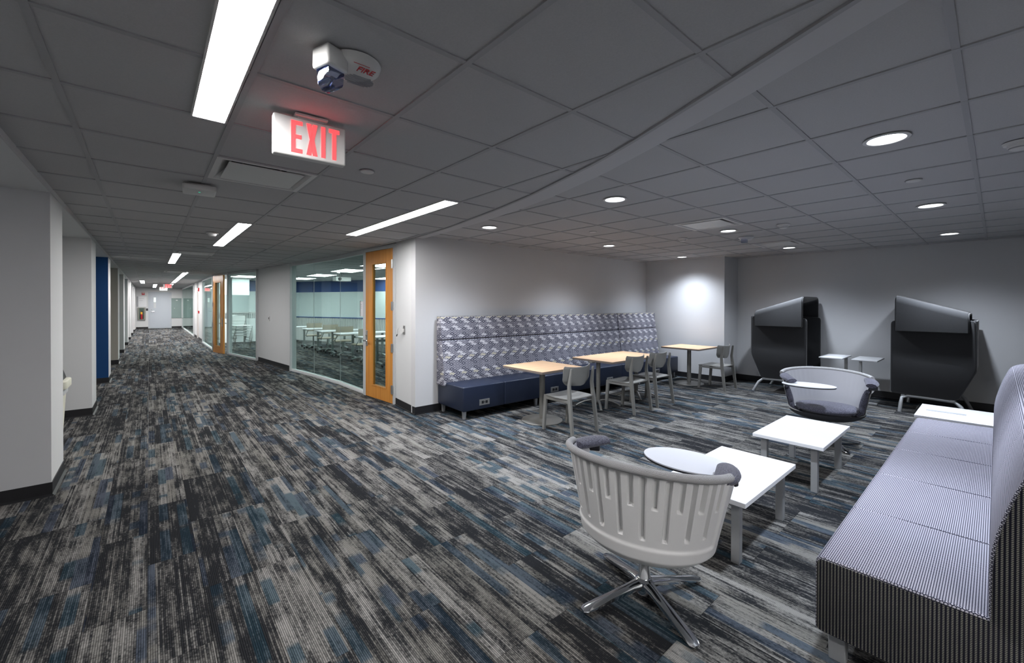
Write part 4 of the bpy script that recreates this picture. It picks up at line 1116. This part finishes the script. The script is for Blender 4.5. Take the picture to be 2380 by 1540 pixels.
# ------------------------------------------------------------------ swivel lounge chairs
def swivel(loc, rz, lab, tab=(.27, -.11), tabrot=0, base_rot=0.0, pad=True):
    """local +x is the way the chair faces"""
    t = thing('swivel_lounge_chair', lab, 'chair', (*loc, 0), rz)
    # base
    for k in range(4):
        a = base_rot+PI/2*k; dx, dy = math.cos(a), math.sin(a)
        b = nb(); rs = []; prof = [(.03, .075, .034, .024), (.08, .068, .026, .022), (.2, .047, .027, .016), (.32, .026, .031, .010), (.355, .020, .029, .008), (.372, .018, .016, .005)]
        for r_, z_, w_, h_ in prof:
            c_ = Vector((dx*r_, dy*r_, z_)); s_ = Vector((-dy, dx, 0))
            ring = []
            for q in range(12):
                aa = 2*PI*q/12; ring.append(b.verts.new(c_+s_*w_*math.copysign(abs(math.cos(aa))**.6, math.cos(aa))+Vector((0, 0, h_*math.copysign(abs(math.sin(aa))**.7, math.sin(aa))))))
            rs.append(ring)
        for q, w2 in zip(rs, rs[1:]):
            for i in range(12): b.faces.new((q[i], q[(i+1) % 12], w2[(i+1) % 12], w2[i]))
        b.faces.new(rs[0][::-1]); b.faces.new(rs[-1])
        obj('foot', b, 'chrome', t, smooth_=40)
    b = nb(); lathe(b, [(0, .03), (.045, .03), (.052, .06), (.046, .095), (.040, .10), (.034, .105), (.030, .11), (.030, .31), (0, .31)], 36); obj('column', b, 'chrome', t, smooth_=40)
    b = nb(); lathe(b, [(0, .26), (.05, .26), (.09, .30), (.09, .31), (0, .31)], 24); obj('swivel_plate', b, 'black', t, smooth_=40)
    # shell profile: s in 0..1 from the bottom to the rim, per azimuth phi measured from the back (-x)
    zr = lambda ph: .795-.055*(1-math.cos(ph))/1.2
    def surf(ph, s, off=0.0):
        c_, s_ = math.cos(ph), abs(math.sin(ph)); sg_ = 1 if ph >= 0 else -1
        if s < .28:
            q = s/.28; rs_ = .10+.245*q**.75; rb = .10+.19*q**.75; z = .285+.075*q**2.6
        else:
            q = (s-.28)/.72; rs_ = .345+.085*q; rb = .29+.055*q; z = .36+(zr(ph)-.36)*q
        rs_ += off; rb += off
        dz = (off*-.5 if s < .28 else 0)
        if c_ >= 0 or s < .28: return Vector((-c_*rb, math.sin(ph)*rs_, z+dz))
        k_ = min(1, max(0, (q-.15)/.35))
        return Vector((-c_*rb*(1+.5*k_), sg_*rs_*(s_*(1-k_)+(1-.5*c_*c_)*k_), z+dz))
    def pmax(s):
        if s < .28: return PI
        q = (s-.28)/.72
        lo = R(92); hi = R(112)
        if q < .10: return PI-(PI-lo)*min(1, q/.10)**.5
        if q < .60: return lo
        return lo+(hi-lo)*math.sin((q-.60)/.40*PI/2)
    NP, NS = 260, 110
    b = nb(); g = []
    nsl = 9
    for i in range(NS+1):
        s = i/NS; row = []
        m_ = pmax(s)
        for j in range(NP+1):
            u = -1+2*j/NP; lim = R(86)
            ph = u/.86*lim if abs(u) <= .86 else math.copysign(lim+(abs(u)-.86)/.14*(m_-lim), u)
            off = 0
            if s > .36 and s < .965:
                # vertical grooves moulded into the outside of the back
                k = ph/R(8.3); kk = round(k); d = abs(k-kk)
                if abs(kk) <= nsl:
                    s0 = .44+.04*(abs(kk)/nsl)**2 if kk % 2 == 0 else .70
                    wv = 1 if d < .18 else max(0, 1-(d-.18)/.07)
                    e = min(1, max(0, (s-s0)/.018))*min(1, max(0, (.965-s)/.02))
                    off = -.022*wv*e
            e1 = min(1, max(0, (s-.365)/.03))*min(1, max(0, (R(82)-abs(ph))/R(3)))
            off -= .009*e1*e1*(3-2*e1)
            row.append(b.verts.new(surf(ph, s, off)))
        g.append(row)
    for i in range(NS):
        for j in range(NP): b.faces.new((g[i][j], g[i][j+1], g[i+1][j+1], g[i+1][j]))
    c_ = b.verts.new((0, 0, .298))
    for j in range(NP): b.faces.new((c_, g[0][j+1], g[0][j]))
    bmesh.ops.remove_doubles(b, verts=b.verts, dist=1e-5)
    bmesh.ops.recalc_face_normals(b, faces=b.faces)
    obj('shell', b, 'shell', t, smooth_=32)
    # lower rim line of the moulded recess
    # inner liner with pleats
    b = nb(); g = []
    for i in range(31):
        s = .20+.79*i/30; row = []
        m_ = min(pmax(s)-R(1), R(91.5))
        for j in range(121):
            u = -1+2*j/120; ph = u*m_
            off = -.036
            if abs(ph) < R(62) and s > .42: off -= .0016*(.5+.5*math.cos(ph/R(5.2)*2*PI/1.6))*min(1, (s-.42)/.1)
            row.append(b.verts.new(surf(ph, s, off)))
        g.append(row)
    for i in range(30):
        for j in range(120): b.faces.new((g[i][j], g[i][j+1], g[i+1][j+1], g[i+1][j]))
    obj('liner', b, 'liner', t, smooth_=60)
    # front edge strips closing shell to liner, dark upholstered side bolsters
    for sg in (-1, 1):
        b = nb(); pts = []; rs = []
        for i in range(14):
            s = .22+.54*i/13; ph = sg*min(pmax(s)-R(5), R(92)); p = surf(ph, s, -.034); pts.append(p); rs.append(.020+.012*math.sin(PI*i/13))
        tube(b, pts, .03, 12, 1.0, rs=rs); obj('side_bolster', b, 'heather_grey', t, smooth_=60)
        # padded arm end
        b = nb(); pts = []; rs = []
        for i in range(12):
            q = i/11; ph = sg*(R(80)+q*(pmax(1)-R(80)+R(7))); p = surf(ph, .97, -.038); p.z -= .004
            pts.append(p); rs.append(.024+.034*math.sin(PI*min(1, .06+q*.80))**.6)
        tube(b, pts, .04, 16, .52, rs=rs); obj('arm_pad', b, 'heather_grey', t, smooth_=60)
        b = nb(); p = surf(sg*(pmax(1)-R(4)), .90, -.018); box(b, -.035, .035, -.014, .014, -.03, .03, .006, 2, Matrix.Translation(p) @ Matrix.Rotation(-sg*(PI-pmax(1))+PI/2*0, 4, 'Z')); obj('arm_bracket', b, 'black', t)
    # knit roll along the rim
    b = nb(); pts = [surf(R(-84)+R(168)*i/60, 1.0, -.010) for i in range(61)]
    tube(b, pts, .020, 12)
    o_ = obj('rim_roll', b, 'rim_knit', t, smooth_=60, uv=True)
    b = nb(); g = []
    for i in range(9):
        s = .04+.262*i/8
        g.append([b.verts.new(surf(R(96)+R(168)*j/40 if R(96)+R(168)*j/40 <= PI else R(96)+R(168)*j/40-2*PI, s, .006)) for j in range(41)])
    for i in range(8):
        for j in range(40): b.faces.new((g[i][j], g[i][j+1], g[i+1][j+1], g[i+1][j]))
    obj('seat_front', b, 'cushion_shell_dark', t, smooth_=60)
    # seat cushion
    b = nb(); 
    bmesh.ops.create_uvsphere(b, u_segments=40, v_segments=20, radius=1)
    for v in b.verts:
        x, y, z = v.co
        k = 1.0
        v.co = Vector((x*.262+.03, y*.285, .405+.055*math.copysign(abs(z)**.75, z)+.012*(y*y-.3)))
    obj('seat_cushion', b, 'heather_grey', t, smooth_=80)
    b = nb()
    lathe(b, [(0, .33), (.20, .335), (.235, .355), (.24, .385), (0, .385)], 48, .0, 0); obj('seat_pan', b, 'cushion_shell_dark', t, smooth_=50)
    # tablet
    tb = nb(); N = 56; a_, c_ = .245, .165
    poly = [(a_*math.cos(2*PI*i/N), c_*math.sin(2*PI*i/N)) for i in range(N)]
    prism(tb, poly, 'z', -.002, .0045, 0)
    p = Vector((tab[0], tab[1], .675)); rr = tabrot
    ob = obj('tablet', tb, 'tablet_grey', t, p, (0, 0, rr))
    tb = nb(); prism(tb, [(x*.995, y*.995) for x, y in poly], 'z', -.012, -.002); obj('tablet_edge', tb, 'black', ob)
    q = surf(-(pmax(1)-R(3)), .93, -.02)
    b = nb(); tube(b, [(q.x-.02, q.y, .665), (q.x*.5+p.x*.5, q.y*.6+p.y*.4, .655), (p.x, p.y, .655)], .018, 10, .45); obj('tablet_arm', b, 'satin', t, smooth_=50)
    b = nb(); cyl(b, (p.x, p.y, .645), (p.x, p.y, .668), .035, n=20); obj('tablet_pivot', b, 'satin', t, smooth_=40)
    return t
swivel((1.985, 1.215), R(9.5), 'near swivel lounge chair seen from behind, grey ribbed shell on a chrome star base', tab=(.275, -.13), tabrot=R(83), base_rot=R(-30.5))
swivel((5.74, 1.25), R(203), 'swivel lounge chair facing the camera with lavender grey interior and white oval tablet', tab=(.24, -.20), tabrot=R(80), base_rot=R(22))
swivel((8.55, -.62), R(160), 'swivel lounge chair mostly hidden behind the sofa at the right edge', tab=(.24, -.20), tabrot=R(80))

# ------------------------------------------------------------------ charcoal lounge pods
def pod(y_open, sgn, lab):
    """open edge at y_open; the pod extends to sgn direction in y (sgn=+1: back is at larger y)"""
    t = thing('lounge_pod', lab, 'lounge pod', (8.30, y_open, 0))
    D = .90
    Y = lambda v: sgn*v
    side = [(Y(0), .262), (Y(0), 1.325), (Y(.845), 1.345), (Y(.855), .66), (Y(.69), .245)]
    sd = rounded(side, [.03, .06, .04, .05, .05], 5)
    for x in (0, D-.05):
        b = nb(); prism(b, sd, 'x', x, x+.05, .014, 3); obj('side_panel', b, 'charcoal_felt', t, smooth_=45)
    b = nb(); prism(b, rounded([(Y(.815), .60), (Y(.815), 1.34), (Y(.86), 1.34), (Y(.86), .66), (Y(.70), .26), (Y(.66), .30)], .012), 'x', .01, D-.01, .008, 2); obj('back_panel', b, 'charcoal_felt', t, smooth_=45)
    # hood: one folded felt canopy, flaps over both side panels, generous rounding at the top
    def sec(top, inset):
        x0, x1 = -.045+inset, D+.045-inset; r_ = .10-inset*.6; zt = top-inset; out = [(x0, 1.165)]
        for k in range(9):
            a_ = PI-PI/2*k/8; out.append((x0+r_+r_*math.cos(a_), zt-r_+r_*math.sin(a_)))
        for k in range(9):
            a_ = PI/2-PI/2*k/8; out.append((x1-r_+r_*math.cos(a_), zt-r_+r_*math.sin(a_)))
        out.append((x1, 1.165)); return out
    b = nb(); rings = []
    NYH = 8
    for i in range(NYH+1):
        q = i/NYH; yy = .05+.74*q; top = 1.695-.25*q
        o1 = sec(top, 0); i1 = sec(top, .042)
        rings.append(([b.verts.new((x, Y(yy), z)) for x, z in o1], [b.verts.new((x, Y(yy), z)) for x, z in i1]))
    for (o0, i0), (o1, i1) in zip(rings, rings[1:]):
        for k in range(len(o0)-1):
            b.faces.new((o0[k], o0[k+1], o1[k+1], o1[k])); b.faces.new((i0[k], i1[k], i1[k+1], i0[k+1]))
        for k in (0, -1): b.faces.new((o0[k], o1[k], i1[k], i0[k]))
    for (o0, i0) in (rings[0], rings[-1]):
        for k in range(len(o0)-1): b.faces.new((o0[k], o0[k+1], i0[k+1], i0[k]))
    bmesh.ops.recalc_face_normals(b, faces=b.faces)
    ed = [e for e in b.edges if e.is_manifold and e.calc_face_angle(0) > R(60)]
    bmesh.ops.bevel(b, geom=ed, offset=.013, segments=3, affect='EDGES')
    obj('hood', b, 'charcoal_felt', t, smooth_=50)
    # legs
    for x in (-.02, D-.02):
        b = nb(); zz = .235
        tube(b, [(x-.02, Y(.11), 0), (x+.0, Y(.12), .13), (x+.03, Y(.13), zz-.03), (x+.05, Y(.19), zz), (x+.05, Y(.45), zz), (x+.05, Y(.66), zz-.01), (x+.02, Y(.72), .17), (x-.02, Y(.80), 0)], .022, 10, 1.0); obj('leg_frame', b, 'booth_leg', t, smooth_=60)
    b = nb(); box(b, 0, D, min(Y(.12), Y(.16)), max(Y(.12), Y(.16)), .225, .25); box(b, 0, D, min(Y(.62), Y(.66)), max(Y(.62), Y(.66)), .225, .25); obj('cross_bar', b, 'booth_leg', t)
    # seat inside
    b = nb(); box(b, .10, D-.10, min(Y(.08), Y(.66)), max(Y(.08), Y(.66)), .27, .46, .04, 4); obj('seat', b, 'navy_vinyl', t, smooth_=45)
    b = nb(); prism(b, rounded([(Y(.56), .42), (Y(.66), .42), (Y(.80), 1.05), (Y(.72), 1.08)], .03), 'x', .12, D-.12, .02, 3); obj('backrest', b, 'navy_vinyl', t, smooth_=45)
    return t
pod(2.078, 1, 'left charcoal felt lounge pod with hood, open to the right')
pod(1.03, -1, 'right charcoal felt lounge pod with hood, mirrored to the left one')
def laptop_table(loc, sgn, lab):
    t = thing('laptop_table', lab, 'table', (*loc, 0))
    obj('table_top', box(nb(), -.32, .32, -.16, .16, .665, .685, .004), 'white_laminate', t)
    b = nb(); box(b, .12, .17, sgn*.12-.02, sgn*.12+.02, .03, .665, .004); obj('column', b, 'leg_silver', t)
    b = nb(); box(b, -.30, .30, sgn*.12-.025, sgn*.12+.025, 0, .03, .005); box(b, -.30, -.25, min(0, -sgn*.16), max(0, -sgn*.16)+.12*0+.1, 0, .025, .004); obj('foot', b, 'leg_silver', t)
    b = nb(); box(b, -.2, .2, -.1, .1, .650, .665); obj('top_plate', b, 'leg_silver', t)
    return t
laptop_table((8.80, 1.79), -1, 'small white laptop table left of its twin, in front of the left pod')
laptop_table((8.80, 1.36), 1, 'small white laptop table right of its twin, in front of the right pod')

# ------------------------------------------------------------------ waste bin in the first alcove
t = thing('waste_bin', 'ivory swing top waste bin in the alcove behind the first pier', 'bin', (-.865, 6.12, 0))
b = nb(); prism(b, rounded([(-.22, -.16), (.22, -.16), (.22, .16), (-.22, .16)], .04), 'z', 0, .66)
for v in b.verts:
    k = .84+.16*v.co.z/.66; v.co.x *= k; v.co.y *= k
obj('body', b, 'ivory', t, smooth_=40)
b = nb(); prism(b, rounded([(-.255, -.19), (.255, -.19), (.255, .19), (-.255, .19)], .05), 'z', .70, .78, .012, 2); obj('lid_rim', b, 'ivory', t, smooth_=40)
b = nb(); prism(b, rounded([(-.232, -.17), (.232, -.17), (.232, .17), (-.232, .17)], .05), 'z', .64, .70, .006, 2); obj('liner_bag', b, 'steel_frame', t, smooth_=40)
b = nb(); prism(b, [(-.22, .78), (.22, .78), (.17, .96), (-.17, .96)], 'y', -.15, .15, .01, 2); obj('swing_lid', b, 'black', t)
